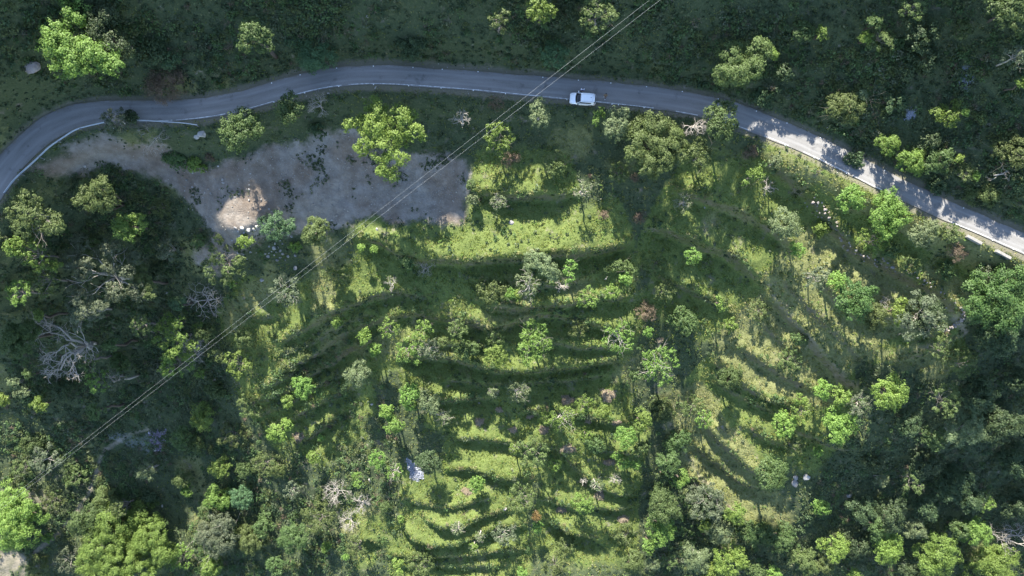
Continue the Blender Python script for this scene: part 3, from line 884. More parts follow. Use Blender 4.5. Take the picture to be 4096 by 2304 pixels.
def lobes_to_leaves(lobes, spec, rs):
    leaf, size, asp, fill, cl, shape, bark = spec
    Cs, Rs_, Ns, ne = [], [], [], []
    for (x, y, z, r) in lobes:
        cr = np.clip(cl * r, 0.28, 0.75)
        k = max(5, int(2.6 * r * r / (cr * cr)))
        d = unit(rs.normal(size=(k, 3)))
        d[:, 2] = np.where(d[:, 2] < -0.35, -d[:, 2], d[:, 2])
        rad = r * (0.55 + 0.5 * rs.random_sample((k, 1)) ** 0.7)
        p = d * rad; p[:, 2] *= 0.8
        if shape == 'feather':
            p[:, 2] -= 0.25 * (np.hypot(p[:, 0], p[:, 1]) ** 2) / max(r, .5)
        Cs.append(p + np.array([x, y, z])); Ns.append(d)
        rr = cr * (0.65 + 0.7 * rs.random_sample(k)); Rs_.append(rr)
        n = np.maximum(3, (fill * 3.0 * rr * rr / (size * size * max(asp, 0.3)) * 0.9)).astype(int)
        ne.append(n)
    C = np.concatenate(Cs); R = np.concatenate(Rs_); Nn = np.concatenate(Ns); n = np.concatenate(ne)
    return leaf_cloud(C, R, Nn, size, asp, n, rs, droop=0.9 if shape == 'feather' else 0.1)

def limb(mb, p0, p1, r0, r1, rs, n=5, seg=4, wig=0.08, sag=0.0):
    p0 = np.array(p0, float); p1 = np.array(p1, float); L = np.linalg.norm(p1 - p0)
    pts = []
    for i in range(seg + 1):
        t = i / seg
        q = p0 + (p1 - p0) * t
        if 0 < i < seg: q = q + rs.normal(size=3) * wig * L
        q[2] += sag * L * math.sin(math.pi * t)
        pts.append(tuple(q))
    mb.tube(pts, [r0 + (r1 - r0) * i / seg for i in range(seg + 1)], n)
    return pts

def bare_branches(mb, p, d, L, r, lvl, rs, spread=0.75, flat=0.6):
    """forking leafless twigs"""
    d = np.array(d, float); d /= np.linalg.norm(d)
    pts = [np.array(p, float)]
    seg = 3
    for i in range(seg):
        d = d + rs.normal(size=3) * 0.22; d[2] += 0.03; d /= np.linalg.norm(d)
        pts.append(pts[-1] + d * L / seg)
    mb.tube([tuple(q) for q in pts], [r * (1 - 0.4 * i / seg) for i in range(seg + 1)], 4 if lvl < 2 else 3, cap=False)
    if lvl >= 4 or L < 0.22: return
    nb = 3 if lvl < 2 else (2 + (rs.random_sample() < 0.6))
    for k in range(nb):
        e = d + rs.normal(size=3) * spread; e[2] *= flat; e /= np.linalg.norm(e)
        q = pts[-1] if (k < 2 or lvl == 0) else pts[2]
        bare_branches(mb, q, e, L * (0.62 + 0.2 * rs.random_sample()), r * 0.6, lvl + 1, rs, spread, flat)

def auto_lobes(r, rs, shape):
    if shape in ('round', 'feather'):
        n = 5 + int(rs.random_sample() * 4)
        out = [(0, 0, 0.25 * r, 0.55 * r)]
        a0 = rs.random_sample() * 6.28
        for i in range(n):
            a = a0 + 6.28 * i / n + rs.normal() * 0.3
            q = r * (0.42 + 0.25 * rs.random_sample())
            out.append((q * math.cos(a), q * math.sin(a), r * (-0.25 + 0.45 * rs.random_sample()), r * (0.30 + 0.2 * rs.random_sample())))
        return out
    n = 11 + int(rs.random_sample() * 6); out = [(0.1 * r * rs.normal(), 0.1 * r * rs.normal(), 0.35 * r, 0.3 * r)]
    a0 = rs.random_sample() * 6.28
    for i in range(n):
        a = a0 + 2.4 * i
        q = r * (0.25 + 0.75 * math.sqrt((i + 0.5) / n))
        out.append((q * math.cos(a), q * math.sin(a), r * (0.35 - 0.5 * (q / r) ** 2 + 0.2 * rs.normal()), r * (0.17 + 0.15 * rs.random_sample())))
    return out

PLANT_STATS = [0, 0]
def plant(px, py, r, sp, lit, h, label, lobes=None):
    """px, py, r: crown centre and radius in photograph pixels; lit: stands up into the sun; h: height in metres or 0"""
    seed = int(px * 7 + py * 13 + r) & 0x7fffffff
    rs = np.random.RandomState(seed)
    spec = SPEC[sp]; shape = spec[5]
    low = 'bush' in label or 'shrub' in label
    x, y, z = on_ground(ZG, px, py, 2.0)
    rm = r * (CAM_H - z - 3) / FPX
    if not h:
        h = (1.3 * rm + 0.3) if low else max(2.2, 1.5 * rm + 1.6)
    cc = h - (0.55 if shape in ('round', 'feather') else 0.35) * rm     # crown centre above ground
    if 1050 < px < 3100 and py > 620 and not low and shape != 'bare':
        cc *= 1.3
    for _ in range(3):
        x, y, z = on_ground(ZG, px, py, max(cc, 0.3))
        if lit:
            cl = clearance(x, y)
            need = cl + (0.15 if not (px > 3250 and py < 800) else -0.2) * rm
            if px > 3250 and py < 800 and cl > 0.8: cc = min(cc, max(0.5 * rm, cl + 0.1 * rm))
            if cl > 0 and cc < need: cc = max(cc, min(need, 1.6 * cc + 1.0, 9.0))
        rm = r * (CAM_H - z - cc) / FPX
    h = cc + 0.5 * rm
    word = 'bush' if 'bush' in label else 'shrub' if 'shrub' in label else 'sapling' if 'sapling' in label else 'tree'
    name = {'bare': 'bare_' + word, 'pruned': 'pruned_' + word, 'ppale': 'pruned_' + word, 'olive': 'feathery_' + word, 'feather': 'feathery_' + word, 'fbright': 'feathery_' + word,
            'silver': 'sparse_' + word, 'sparse': 'sparse_' + word, 'osparse': 'sparse_' + word, 'brown': 'dry_' + word}.get(sp, 'leafy_' + word)
    root = empty(name, (x, y, z))
    tag(root, label, word if word != 'sapling' else 'young tree')
    bark = spec[6]
    k = (CAM_H - z - cc) / FPX
    if lobes:
        lb = [((a - px) * k, (py - b) * k, cc + (0.12 * rm if i % 2 else -0.12 * rm) + (q[3] if len(q) > 3 else 0), q[2] * k) for i, q in enumerate(lobes) for a, b in [(q[0], q[1])]]
    else:
        lb = [(a, b, cc + c, d) for a, b, c, d in auto_lobes(rm, rs, shape)]
    tr = (0.026 * h + 0.012 * rm + 0.02) * (0.8 if shape == 'open' else 1.0)
    trunk = MB()
    if shape == 'bare':
        br = MB()
        fork = (rs.normal() * 0.1 * rm, rs.normal() * 0.1 * rm, max(0.25 * h, cc - 0.75 * rm))
        limb(trunk, (0, 0, -0.3), fork, tr, tr * 0.75, rs, 6, 4, 0.04)
        cen = lb if lobes else None
        nb = 6 if rm > 1.0 else 5
        if cen:
            for (a, b, c, d) in cen:
                q = np.array([a, b, c]); f = np.array(fork); L = np.linalg.norm(q - f)
                limb(br, fork, q, tr * 0.55, tr * 0.3, rs, 5, 5, 0.07, 0.08)
                for t in range(4):
                    e = unit(q - f) + rs.normal(size=3) * 0.8; e[2] *= 0.5
                    bare_branches(br, q, e, d * 0.75, tr * 0.24, 1, rs)
        else:
            for i in range(nb):
                a = 6.28 * i / nb + rs.normal() * 0.35
                bare_branches(br, fork, (math.cos(a), math.sin(a), 0.5 + 0.3 * rs.random_sample()), rm * 0.52, tr * 0.55, 0 if rm > 1.6 else 1, rs)
        trunk.build('trunk', bark, root, True); br.build('branches', bark, root, True)
        return root
    fork_z = cc - 0.5 * rm if not low else 0.25 * h
    fork_z = max(fork_z, 0.15 * h)
    fork = (0.1 * rm * rs.normal(), 0.1 * rm * rs.normal(), fork_z)
    if not low or shape in ('open', 'pruned'):
        limb(trunk, (0, 0, -0.3), fork, tr, tr * 0.75, rs, 6, 4, 0.03)
        big = sorted(lb, key=lambda q: -q[3])
        lim = big[:8]
        for (a, b, c, d) in lim:
            e = (a * 0.92, b * 0.92, c - (0.2 * d if shape != 'pruned' else -0.2 * d))
            p = limb(trunk, fork, e, tr * (0.5 if shape != 'pruned' else 0.62), tr * 0.16, rs, 4, 4, 0.06, 0.05)
            if shape in ('open', 'pruned'):
                for t in range(2 if shape == 'pruned' else 1):
                    q = np.array(p[2 + t]); ee = unit(np.array(e) - np.array(fork)) + rs.normal(size=3) * 0.9
                    bare_branches(trunk, q, ee, d * 1.6 + 0.2, tr * 0.18, 3, rs)
        trunk.build('trunk', bark, root, True)
    else:
        for (a, b, c, d) in lb[:5]:
            limb(trunk, (0, 0, -0.15), (a * 0.8, b * 0.8, c), tr * 0.6, tr * 0.2, rs, 4, 3, 0.05)
        trunk.build('stem', bark, root, True)
    V, F, t = lobes_to_leaves(lb, spec, rs)
    PLANT_STATS[0] += 1; PLANT_STATS[1] += len(F)
    crown = mesh_np('crown', V, F, LEAF[spec[0]], parent=root, attrs={'tint': t})
    return root

P_ = [
# ---- hillside above the road
(330, 165, 118, 'bright', 1, 9.0, 'tallest tree above the left road bend, its bent crown in full sun', [(297, 53, 66), (228, 130, 50), (210, 180, 62), (262, 190, 66), (315, 205, 72), (290, 255, 60), (235, 270, 40), (370, 225, 55), (420, 220, 62), (470, 268, 38), (395, 262, 46)]),
(430, 130, 105, 'dark', 0, 5.5, 'shaded dark crown tucked behind the tallest sunlit tree above the bend', [(372, 50, 70), (430, 80, 70), (395, 130, 80), (480, 190, 62), (450, 240, 50)]),
(1017, 143, 84, 'mid', 1, 4.5, 'rounded green tree above the road, upper rim just catching the sun', None),
(680, 238, 46, 'teal', 0, 2.0, 'blue green shrub above the dry brown bush', None),
(610, 205, 60, 'dark', 0, 2.0, 'dark shrub between the tallest sunlit tree and the blue green shrub', None),
(672, 325, 100, 'brown', 0, 2.2, 'wide dry brown bush on the bank above the road', None),
(1250, 215, 80, 'teal', 0, 3.2, 'shaded blue green shrub spread across the bank above the road', [(1200, 170, 55), (1250, 230, 60), (1300, 215, 50), (1250, 258, 35)]),
(1640, 180, 70, 'dark', 0, 2.6, 'low dark shrub on the bank uphill of the pale studs', None),
(1995, 75, 46, 'osparse', 1, 4.0, 'thin olive sapling high on the slope left of the leafy tree at the top edge', None),
(2162, 40, 60, 'bright', 1, 5.0, 'bright leafy tree cut by the top edge beside the power lines', None),
(2260, 60, 70, 'dark', 0, 3.6, 'shaded dark tree between bright leafy tree and pale twiggy tree at the top edge', None),
(2387, 60, 70, 'osparse', 1, 4.8, 'pale twiggy tree at the top edge just left of the power lines', None),
(2218, 212, 66, 'teal', 0, 4.6, 'round blue green tree above the road, just left of the power lines', None),
(2975, 250, 95, 'olive', 1, 4.2, 'large olive tree above the road, uphill of the tree that overhangs it', [(2935, 215, 55), (3030, 205, 50), (2950, 290, 65), (3010, 280, 45), (2905, 290, 45), (3060, 200, 30)]),
(3093, 217, 24, 'bright', 1, 2.6, 'small bright sapling beside the large olive tree above the road', None),
(3050, 380, 60, 'dark', 0, 1.4, 'shaded shrub on the road bank below the large olive tree', None),
(3140, 285, 42, 'dark', 0, 2.6, 'dark shrub between the large olive tree and the two toned tree', None),
(3215, 130, 48, 'mid', 0, 2.8, 'shaded green shrub on the upper slope beside the bright tipped one', None),
(3288, 130, 34, 'bright', 1, 2.8, 'bright tipped shrub on the upper slope', None),
(3496, 90, 34, 'mid', 1, 3.4, 'mid green bushy sapling above the yellow tipped shrub', None),
(3464, 148, 32, 'yellow', 1, 2.4, 'yellow tipped shrub on the upper slope', None),
(3525, 150, 52, 'osparse', 0, 2.6, 'olive shrub beside the yellow tipped shrub on the upper slope', None),
(3690, 130, 95, 'dark', 0, 3.0, 'broad dark shrub high on the slope left of the tree at the top right corner', None),
(3690, 235, 90, 'dark', 0, 2.6, 'broad dark shrub uphill of the pale blue burnt patches', None),
(3850, 120, 44, 'mid', 0, 2.8, 'shaded shrub below the tree at the top right corner', None),
(4035, 40, 112, 'mid', 1, 5.5, 'large green tree filling the top right corner', None),
(3650, 30, 50, 'osparse', 0, 3.0, 'twiggy olive shrub at the top edge beside the top right corner tree', None),
(4062, 228, 48, 'silver', 1, 4.2, 'speckled grey green tree at the right edge below the corner tree', None),
(4090, 330, 26, 'yellow', 1, 3.4, 'yellow green sapling cut by the right edge under the speckled tree', None),
(3400, 405, 92, 'osparse', 1, 4.4, 'yellow green two toned tree alone on the slope above the road', [(3375, 345, 34), (3455, 335, 40), (3350, 410, 46), (3400, 430, 52), (3440, 385, 40), (3330, 440, 34), (3405, 470, 30)]),
(3448, 375, 28, 'pale', 1, 4.8, 'pale sapling growing at the flank of the two toned tree above the road', None),
(3580, 410, 50, 'dark', 0, 2.4, 'low dark shrub between the two toned tree and the lower burnt patch', None),
(3782, 460, 56, 'bright', 1, 3.8, 'clumpy bright tree beside the lower burnt patch', [(3755, 455, 30), (3800, 465, 34), (3770, 440, 24), (3822, 415, 18), (3805, 490, 22)]),
(3864, 449, 14, 'bright', 1, 2.6, 'tiny bright sapling beside the clumpy bright tree', None),
(3920, 470, 34, 'mid', 0, 2.0, 'dark green low shrub right of the clumpy bright tree', None),
(3555, 578, 54, 'fbright', 1, 3.8, 'feathery fresh green tree, first of three above the sunlit road', None),
(3650, 645, 62, 'fbright', 1, 4.0, 'feathery fresh green tree, middle of three above the sunlit road', None),
(3762, 640, 60, 'feather', 1, 4.0, 'feathery darker tree, last of three above the sunlit road', None),
(3735, 558, 38, 'dark', 0, 2.4, 'dark round shrub uphill of the three feathery trees', None),
(3836, 634, 17, 'yellow', 1, 3.0, 'small yellow green sapling right of the three feathery trees', None),
(4055, 600, 90, 'osparse', 1, 4.6, 'spreading olive tree at the right edge above the road', [(4040, 560, 50), (4085, 600, 60), (4010, 600, 42), (4060, 640, 40)]),
(3860, 690, 36, 'osparse', 1, 2.4, 'pale low shrub downhill of the small yellow green sapling', None),
(3905, 706, 20, 'bright', 1, 1.8, 'bright low shrub beside the fallen branch above the road', None),
(3945, 775, 72, 'olive', 0, 1.8, 'olive mounded bush on the bank directly above the sunlit road', None),
(4060, 740, 50, 'dark', 0, 1.4, 'dark bush on the bank at the right edge above the road', None),
(3750, 735, 50, 'dark', 0, 1.4, 'dark shrub on the road bank below the middle feathery trees', None),
(3420, 640, 46, 'dark', 0, 1.4, 'shaded shrub on the bank above the road curve, below the two toned tree', None),
# ---- just below the road
(458, 480, 46, 'silver', 1, 2.2, 'whitish leaved shrub overhanging the guardrail gap', None),
(520, 468, 34, 'dark', 0, 1.6, 'dark low shrub reaching over the guardrail beside the whitish one', None),
(612, 560, 60, 'bare', 0, 1.6, 'leafless grey bush on the bank below the guardrail', None),
(955, 522, 84, 'mid', 1, 4.4, 'round glossy green tree right of the pale boulder', [(925, 495, 46), (985, 480, 46), (910, 545, 40), (965, 540, 52), (1015, 520, 42), (950, 575, 38), (1010, 475, 30)]),
(700, 632, 62, 'mid', 0, 1.2, 'mid green bush between the guardrail and the scree', None),
(785, 655, 46, 'yellow', 0, 1.1, 'yellow green bush at the upper rim of the scree', None),
(838, 632, 24, 'brown', 0, 0.9, 'small dry bush at the upper rim of the scree', None),
(1155, 432, 52, 'mid', 1, 4.6, 'dark green tree overhanging the white edge line', [(1155, 395, 34), (1135, 435, 36), (1185, 440, 30), (1160, 475, 34), (1150, 415, 26)]),
(1272, 412, 44, 'bare', 0, 3.0, 'leafless grey tree at the road edge beside the dark overhanging tree', None),
(1535, 545, 165, 'yellow', 1, 8.0, 'big star shaped yellow green tree standing over the scree', [(1487, 412, 36), (1510, 455, 46), (1440, 495, 40), (1400, 505, 26), (1550, 480, 52), (1612, 470, 50), (1645, 450, 26), (1500, 515, 54), (1575, 540, 58), (1660, 540, 40), (1685, 545, 22), (1460, 590, 36), (1445, 600, 26), (1530, 600, 52), (1555, 655, 50), (1605, 640, 34), (1560, 690, 36), (1530, 690, 26)]),
(1845, 472, 40, 'bare', 1, 4.4, 'pinkish leafless tree alone on the slope below the road', None),
(1985, 412, 36, 'brown', 0, 1.6, 'dry brown bush under the power lines below the road', None),
(2157, 450, 43, 'pale', 1, 5.0, 'pale leafy tree just below the road left of the car', [(2165, 408, 22), (2145, 435, 28), (2175, 450, 30), (2150, 480, 28), (2175, 490, 22), (2140, 465, 22)]),
(2392, 470, 30, 'bright', 1, 4.0, 'slim bright sapling just below the road right of the car', [(2402, 440, 15), (2385, 465, 20), (2405, 462, 16), (2385, 490, 20)]),
(2467, 493, 58, 'pale', 1, 6.0, 'silvery green tree leaning on the big feathery tree below the road', [(2455, 460, 32), (2495, 455, 26), (2445, 500, 34), (2480, 505, 34), (2465, 535, 32), (2440, 530, 22)]),
(2615, 580, 132, 'olive', 1, 7.5, 'big olive feathery tree, largest crown below the road', [(2560, 510, 55), (2620, 500, 52), (2680, 540, 55), (2540, 570, 56), (2600, 575, 70), (2670, 600, 55), (2725, 575, 34), (2535, 625, 46), (2600, 645, 55), (2650, 655, 36), (2720, 620, 38), (2580, 680, 28)]),
(2885, 480, 78, 'mid', 1, 6.0, 'rounded green tree overhanging the road edge', [(2880, 430, 38), (2915, 430, 30), (2850, 455, 34), (2900, 480, 46), (2935, 490, 26), (2860, 520, 36), (2905, 530, 36)]),
(2782, 500, 44, 'bare', 1, 3.6, 'pinkish grey leafless bush pressed against the tree overhanging the road', None),
(2800, 620, 58, 'osparse', 1, 5.0, 'yellowish open crowned tree below the big olive feathery tree', [(2800, 575, 28), (2780, 610, 34), (2825, 620, 34), (2800, 655, 28), (2790, 675, 18)]),
(1995, 550, 60, 'sparse', 1, 4.6, 'broad leaved open tree touched by the power lines', None),
(1275, 520, 40, 'dark', 0, 1.8, 'low dark shrub left of the big star shaped tree', None),
(2050, 640, 46, 'brown', 1, 1.6, 'brownish scrubby bush below the broad leaved open tree', None),
(2210, 655, 52, 'osparse', 1, 3.0, 'ragged green shrub at the upper lip of the lit terrace', [(2230, 620, 24), (2195, 660, 30), (2235, 670, 28), (2205, 690, 22)]),
(2330, 762, 32, 'ppale', 1, 3.4, 'lopped tree with pale leaf tufts on the shaded terrace', None),
(2475, 690, 38, 'osparse', 1, 1.8, 'yellow green bush below the big olive feathery tree', None),
(2540, 712, 20, 'brown', 0, 1.4, 'small brown bush under the big olive feathery tree', None),
(3015, 700, 48, 'sparse', 1, 3.4, 'open bright shrub uphill of the sunlit strip terraces', [(3030, 680, 24), (3005, 700, 22), (3045, 705, 22), (2980, 730, 14)]),
(3100, 650, 30, 'pale', 1, 3.0, 'pale sapling on the dry bank just below the road curve', None),
(3075, 745, 36, 'bare', 1, 2.6, 'tangled leafless bush on the slope below the road curve', None),
(3000, 600, 40, 'brown', 0, 1.4, 'dry brush bush beside the tree overhanging the road', None),
# ---- gully on the left
(105, 845, 95, 'osparse', 1, 6.0, 'wide pale olive tree left of the round lit tree under the bend', [(80, 790, 46), (130, 800, 46), (70, 845, 50), (140, 860, 50), (205, 890, 52), (240, 910, 34), (90, 905, 46)]),
(372, 790, 82, 'olive', 1, 6.5, 'olive bushy tree rising between the left road bend and the gully', [(345, 760, 44), (410, 750, 44), (385, 800, 56), (325, 810, 30), (430, 805, 36)]),
(320, 745, 40, 'dark', 0, 3.0, 'dark shrub behind the olive bushy tree by the left bend', None),
(511, 902, 68, 'bright', 1, 6.0, 'compact fresh green tree alone in the shaded gully', [(470, 895, 30), (505, 880, 34), (555, 880, 34), (500, 920, 36), (545, 910, 32), (520, 950, 26)]),
(50, 982, 44, 'bright', 1, 4.0, 'small bright tree at the left edge below the wide pale olive tree', None),
(142, 1022, 62, 'sparse', 1, 5.0, 'open fresh green tree left of the big silver tree', None),
(228, 1065, 28, 'bright', 1, 3.6, 'small bright sapling between open green tree and silver tree', None),
(185, 1128, 58, 'osparse', 1, 4.4, 'half bare twiggy tree left of the big silver tree', None),
(74, 1168, 50, 'sparse', 1, 4.6, 'soft green tree at left edge above the round soft tree', None),
(403, 1107, 158, 'silver', 1, 7.5, 'largest silver leaved tree with visible grey limbs in the gully', None),
(328, 1242, 76, 'silver', 1, 5.0, 'smaller silver leaved tree just below the largest silver one', None),
(572, 1130, 52, 'olive', 1, 6.0, 'tall yellowish tree hugging the largest silver tree', [(560, 1085, 24), (575, 1110, 30), (585, 1150, 34), (600, 1185, 24)]),
(620, 1085, 40, 'dark', 0, 3.4, 'dark tree behind the tall yellowish tree in the gully', None),
(566, 1298, 42, 'osparse', 1, 4.4, 'olive tree in the gully below the tall yellowish tree', None),
(713, 1213, 36, 'teal', 1, 4.2, 'small round blue green tree beside the leafless grey one', None),
(812, 1203, 72, 'bare', 1, 4.4, 'leafless grey tree beside the small round blue green tree', None),
(154, 1262, 24, 'bright', 1, 3.2, 'small bright sapling above the round soft green tree at left edge', None),
(74, 1350, 82, 'feather', 1, 6.5, 'round soft green tree at the left edge beside the big leafless tree', None),
(260, 1390, 120, 'bare', 1, 6.5, 'biggest leafless tree with pale spreading boughs', [(190, 1330, 60), (225, 1300, 40), (330, 1365, 56), (270, 1380, 60), (235, 1450, 52), (300, 1450, 45), (215, 1480, 36)]),
(440, 1378, 34, 'mid', 1, 3.6, 'small green tree right of the biggest leafless tree', None),
(355, 1446, 37, 'osparse', 1, 3.6, 'yellowish tree touching the biggest leafless tree', None),
(700, 1346, 92, 'sparse', 1, 5.0, 'wide ragged tree under the gully rim left of the lower power lines', None),
(818, 1325, 50, 'feather', 1, 4.6, 'feathery green tree at the gully rim under the power lines', None),
(760, 1402, 58, 'bare', 1, 4.0, 'leafless tangle of grey boughs under the power lines', None),
(870, 1408, 44, 'osparse', 1, 3.2, 'olive scrubby tree right of the leafless tangle under the power lines', None),
(975, 1352, 44, 'olive', 1, 4.0, 'olive tree on the spur right of the power lines', None),
(949, 1457, 54, 'sparse', 1, 4.2, 'open bright tree on the spur below the olive one', None),
(387, 1522, 46, 'sparse', 1, 4.0, 'first of two close pale green trees left of the power lines', None),
(452, 1522, 42, 'silver', 1, 4.0, 'second of two close pale trees left of the power lines', None),
(55, 1528, 32, 'pale', 1, 3.6, 'pale shrub at the left edge under the round soft tree', None),
(117, 1496, 26, 'mid', 1, 3.0, 'green shrub right of the pale shrub at the left edge', None),
(896, 1044, 96, 'osparse', 1, 5.0, 'half bare yellowish tree at the foot of the scree', None),
(924, 1132, 18, 'yellow', 1, 3.0, 'slender bright sapling between gully and dry grass bank', None),
(980, 960, 40, 'yellow', 1, 1.6, 'lush low bush among the rubble below the scree', None),
(795, 964, 30, 'mid', 0, 2.4, 'green shrub at the gully side of the scree', None),
(670, 998, 46, 'silver', 1, 3.4, 'grey green shrub in the shaded gully left of the scree', None),
(360, 985, 40, 'mid', 0, 3.0, 'shaded shrub above the largest silver tree', None),
(645, 830, 40, 'osparse', 0, 2.4, 'thin shrub on the gully head below the scree rim', None),
(800, 1496, 24, 'bright', 1, 2.8, 'small bright sapling crossed by the power lines low in the gully', None),
(480, 1457, 48, 'mid', 0, 3.4, 'shaded ragged shrub left of the power lines in the gully', None),
(700, 1450, 60, 'sparse', 1, 3.6, 'loose green shrub under the leafless tangle by the power lines', None),
(640, 1480, 50, 'silver', 0, 3.0, 'grey green shrub deep in the gully', None),
(250, 1560, 60, 'dark', 0, 3.0, 'dark shrub mass on the shaded left slope', None),
# ---- scree rim and terraces, upper
(1103, 903, 66, 'teal', 1, 4.4, 'blue green feathery tree at the lower rim of the scree', [(1060, 895, 34), (1105, 880, 36), (1150, 900, 34), (1090, 930, 40), (1130, 925, 30), (1170, 908, 18)]),
(1265, 927, 63, 'olive', 1, 5.4, 'dense olive tree at the lower rim of the scree', None),
(1180, 985, 26, 'yellow', 1, 1.4, 'yellow low bush beside the dense olive tree', None),
(1146, 1165, 60, 'silver', 1, 5.4, 'dark silvery tree crossed by the power lines', None),
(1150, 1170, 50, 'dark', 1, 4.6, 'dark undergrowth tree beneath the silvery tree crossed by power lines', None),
(1445, 990, 14, 'yellow', 1, 2.2, 'left one of two tiny bright saplings on a shaded terrace', None),
(1496, 998, 17, 'yellow', 1, 2.4, 'right one of two tiny bright saplings on a shaded terrace', None),
(1633, 1049, 36, 'mid', 1, 2.8, 'green shrub at the end of the upper lit terrace', None),
(1697, 1072, 42, 'bare', 0, 2.6, 'leafless grey bush in shade beneath the upper lit terrace', None),
(1570, 1134, 32, 'bare', 1, 1.4, 'low leafless bush like a fallen bough on the lit slope', None),
(1352, 1107, 52, 'osparse', 1, 1.8, 'low yellow green bush on the diagonal terraces below the power lines', None),
(1350, 1290, 26, 'bright', 1, 1.8, 'small bright bush at the diagonal terraces', None),
(1456, 1343, 34, 'yellow', 1, 4.2, 'yellow green tree above its twin on the diagonal terraces', [(1460, 1325, 18), (1445, 1345, 18), (1468, 1348, 18), (1455, 1365, 16)]),
(1498, 1397, 32, 'bright', 1, 4.0, 'bright tree just below its yellow green twin on the diagonal terraces', None),
(1554, 1314, 38, 'sparse', 1, 3.8, 'open green tree at the foot of the central dry spur', None),
(1697, 1316, 36, 'sparse', 1, 3.8, 'open green tree right of the central dry spur', None),
(1644, 1399, 60, 'sparse', 1, 4.4, 'wide open tree with leafy limbs on the central terraces', None),
(1718, 1394, 44, 'silver', 1, 4.0, 'grey green tree next to the wide open tree on the central terraces', None),
(1771, 1368, 24, 'olive', 1, 3.2, 'small olive sapling right of the grey green tree', None),
(1832, 1314, 36, 'osparse', 1, 3.8, 'yellowish open tree alone on the dark central terrace', None),
(1861, 1410, 54, 'mid', 0, 3.4, 'shaded green tree left of the bright double crown', None),
(1978, 1425, 60, 'bright', 1, 4.4, 'bright double crowned tree on the dark central terrace', [(1955, 1405, 24), (1990, 1400, 26), (1965, 1430, 26), (2005, 1425, 26), (1985, 1450, 24), (2010, 1460, 18)]),
(1437, 1500, 70, 'pale', 1, 4.6, 'pale tree with bare grey boughs showing through', None),
(1973, 1165, 66, 'osparse', 1, 1.8, 'wide bright bush clump on the middle terrace', [(1930, 1150, 34), (1980, 1145, 36), (2015, 1150, 28), (1960, 1185, 34), (2000, 1180, 28)]),
(2042, 1178, 28, 'bright', 1, 2.8, 'small bright tree at the end of the wide bush clump', None),
(1994, 808, 30, 'ppale', 1, 2.6, 'whitish lopped tree on the shaded strip right of the scree', None),
(1893, 795, 32, 'pale', 1, 2.4, 'pale shrub climbing the right rim of the scree', None),
(1885, 740, 24, 'mid', 1, 2.0, 'small shrub at the upper right rim of the scree', None),
(1978, 1346, 38, 'osparse', 1, 1.8, 'straggly bush above the bright double crowned tree', None),
(2165, 1060, 78, 'pale', 1, 5.6, 'tall silvery green tree beneath the long lit terrace', [(2140, 1030, 38), (2165, 1050, 42), (2125, 1060, 30), (2190, 1080, 40), (2215, 1095, 32)]),
(2112, 1136, 48, 'ppale', 1, 4.4, 'whitish leaved tree left of the tall silvery green one', None),
(2281, 1086, 42, 'sparse', 1, 4.6, 'narrow bright tree right of the tall silvery green one', [(2285, 1050, 18), (2270, 1080, 20), (2300, 1070, 14), (2280, 1110, 20), (2275, 1130, 12)]),
(2245, 1140, 28, 'bare', 1, 2.6, 'small leafless tree between silvery tree and narrow bright tree', None),
(2061, 1181, 27, 'yellow', 1, 2.6, 'vivid round yellow green bush on the middle terrace', None),
(2501, 1116, 27, 'bright', 1, 3.0, 'round bright sapling alone in the middle of the shaded terrace', None),
(2350, 1191, 40, 'sparse', 1, 3.0, 'bright low tree at the left end of a thin grass strip', None),
(2446, 1170, 28, 'sparse', 1, 3.0, 'thin bright sapling at the right end of a thin grass strip', None),
(2478, 1068, 60, 'osparse', 1, 1.5, 'tall grassy bush on the lip of the middle terrace', [(2430, 1070, 24), (2465, 1060, 28), (2500, 1065, 28), (2535, 1080, 22)]),
(2620, 1060, 44, 'osparse', 1, 1.4, 'grassy bush right of the taller grassy one', None),
(2771, 1028, 32, 'sparse', 1, 3.4, 'bright small tree on the dark terrace below the lit strip', None),
(2655, 1162, 44, 'osparse', 1, 2.8, 'olive shrub on the shaded terrace left of the narrow bright sapling', None),
(2585, 1248, 48, 'brown', 1, 2.0, 'pinkish dry bush with some olive leaves', None),
(2878, 1213, 34, 'bright', 1, 3.8, 'narrow upright bright sapling beside the right spur', [(2880, 1190, 15), (2872, 1212, 16), (2885, 1235, 15)]),
(2477, 1351, 62, 'pruned', 1, 4.4, 'lopped tree with white limbs and a ring of leaf tufts', None),
(2138, 1367, 80, 'sparse', 1, 5.6, 'tall ragged bright tree on the central slope', [(2125, 1310, 32), (2165, 1320, 30), (2110, 1350, 34), (2150, 1365, 36), (2185, 1380, 28), (2095, 1400, 30), (2150, 1420, 28), (2110, 1445, 22)]),
(2640, 1464, 74, 'pruned', 1, 5.0, 'widest lopped tree with white limbs, beside the gully', None),
(2541, 1506, 27, 'mid', 1, 3.2, 'round green sapling left below the widest lopped tree', None),
(2917, 1512, 58, 'feather', 1, 4.4, 'feathery green tree on the dry grass of the right spur', None),
(2922, 1300, 36, 'bright', 1, 2.4, 'lush shrub at the foot of the right spur', None),
(2737, 806, 36, 'ppale', 1, 3.0, 'white limbed lopped tree on the upper sunlit strips', None),
(2730, 1280, 58, 'mid', 0, 3.4, 'large shaded shrub in the middle of the dark slope', None),
(2413, 860, 28, 'brown', 1, 1.6, 'dry brown bush on the long lit terrace', None),
(2560, 870, 32, 'brown', 0, 1.8, 'grey brown bush on the shaded terrace right of the long lit one', None),
(2590, 1330, 22, 'bright', 1, 2.2, 'small bright bush right of the lopped tree with tufts', None),
(2310, 1310, 40, 'osparse', 1, 1.4, 'low grassy bush on the slope left of the lopped tree with tufts', None),
# ---- right hand terraces
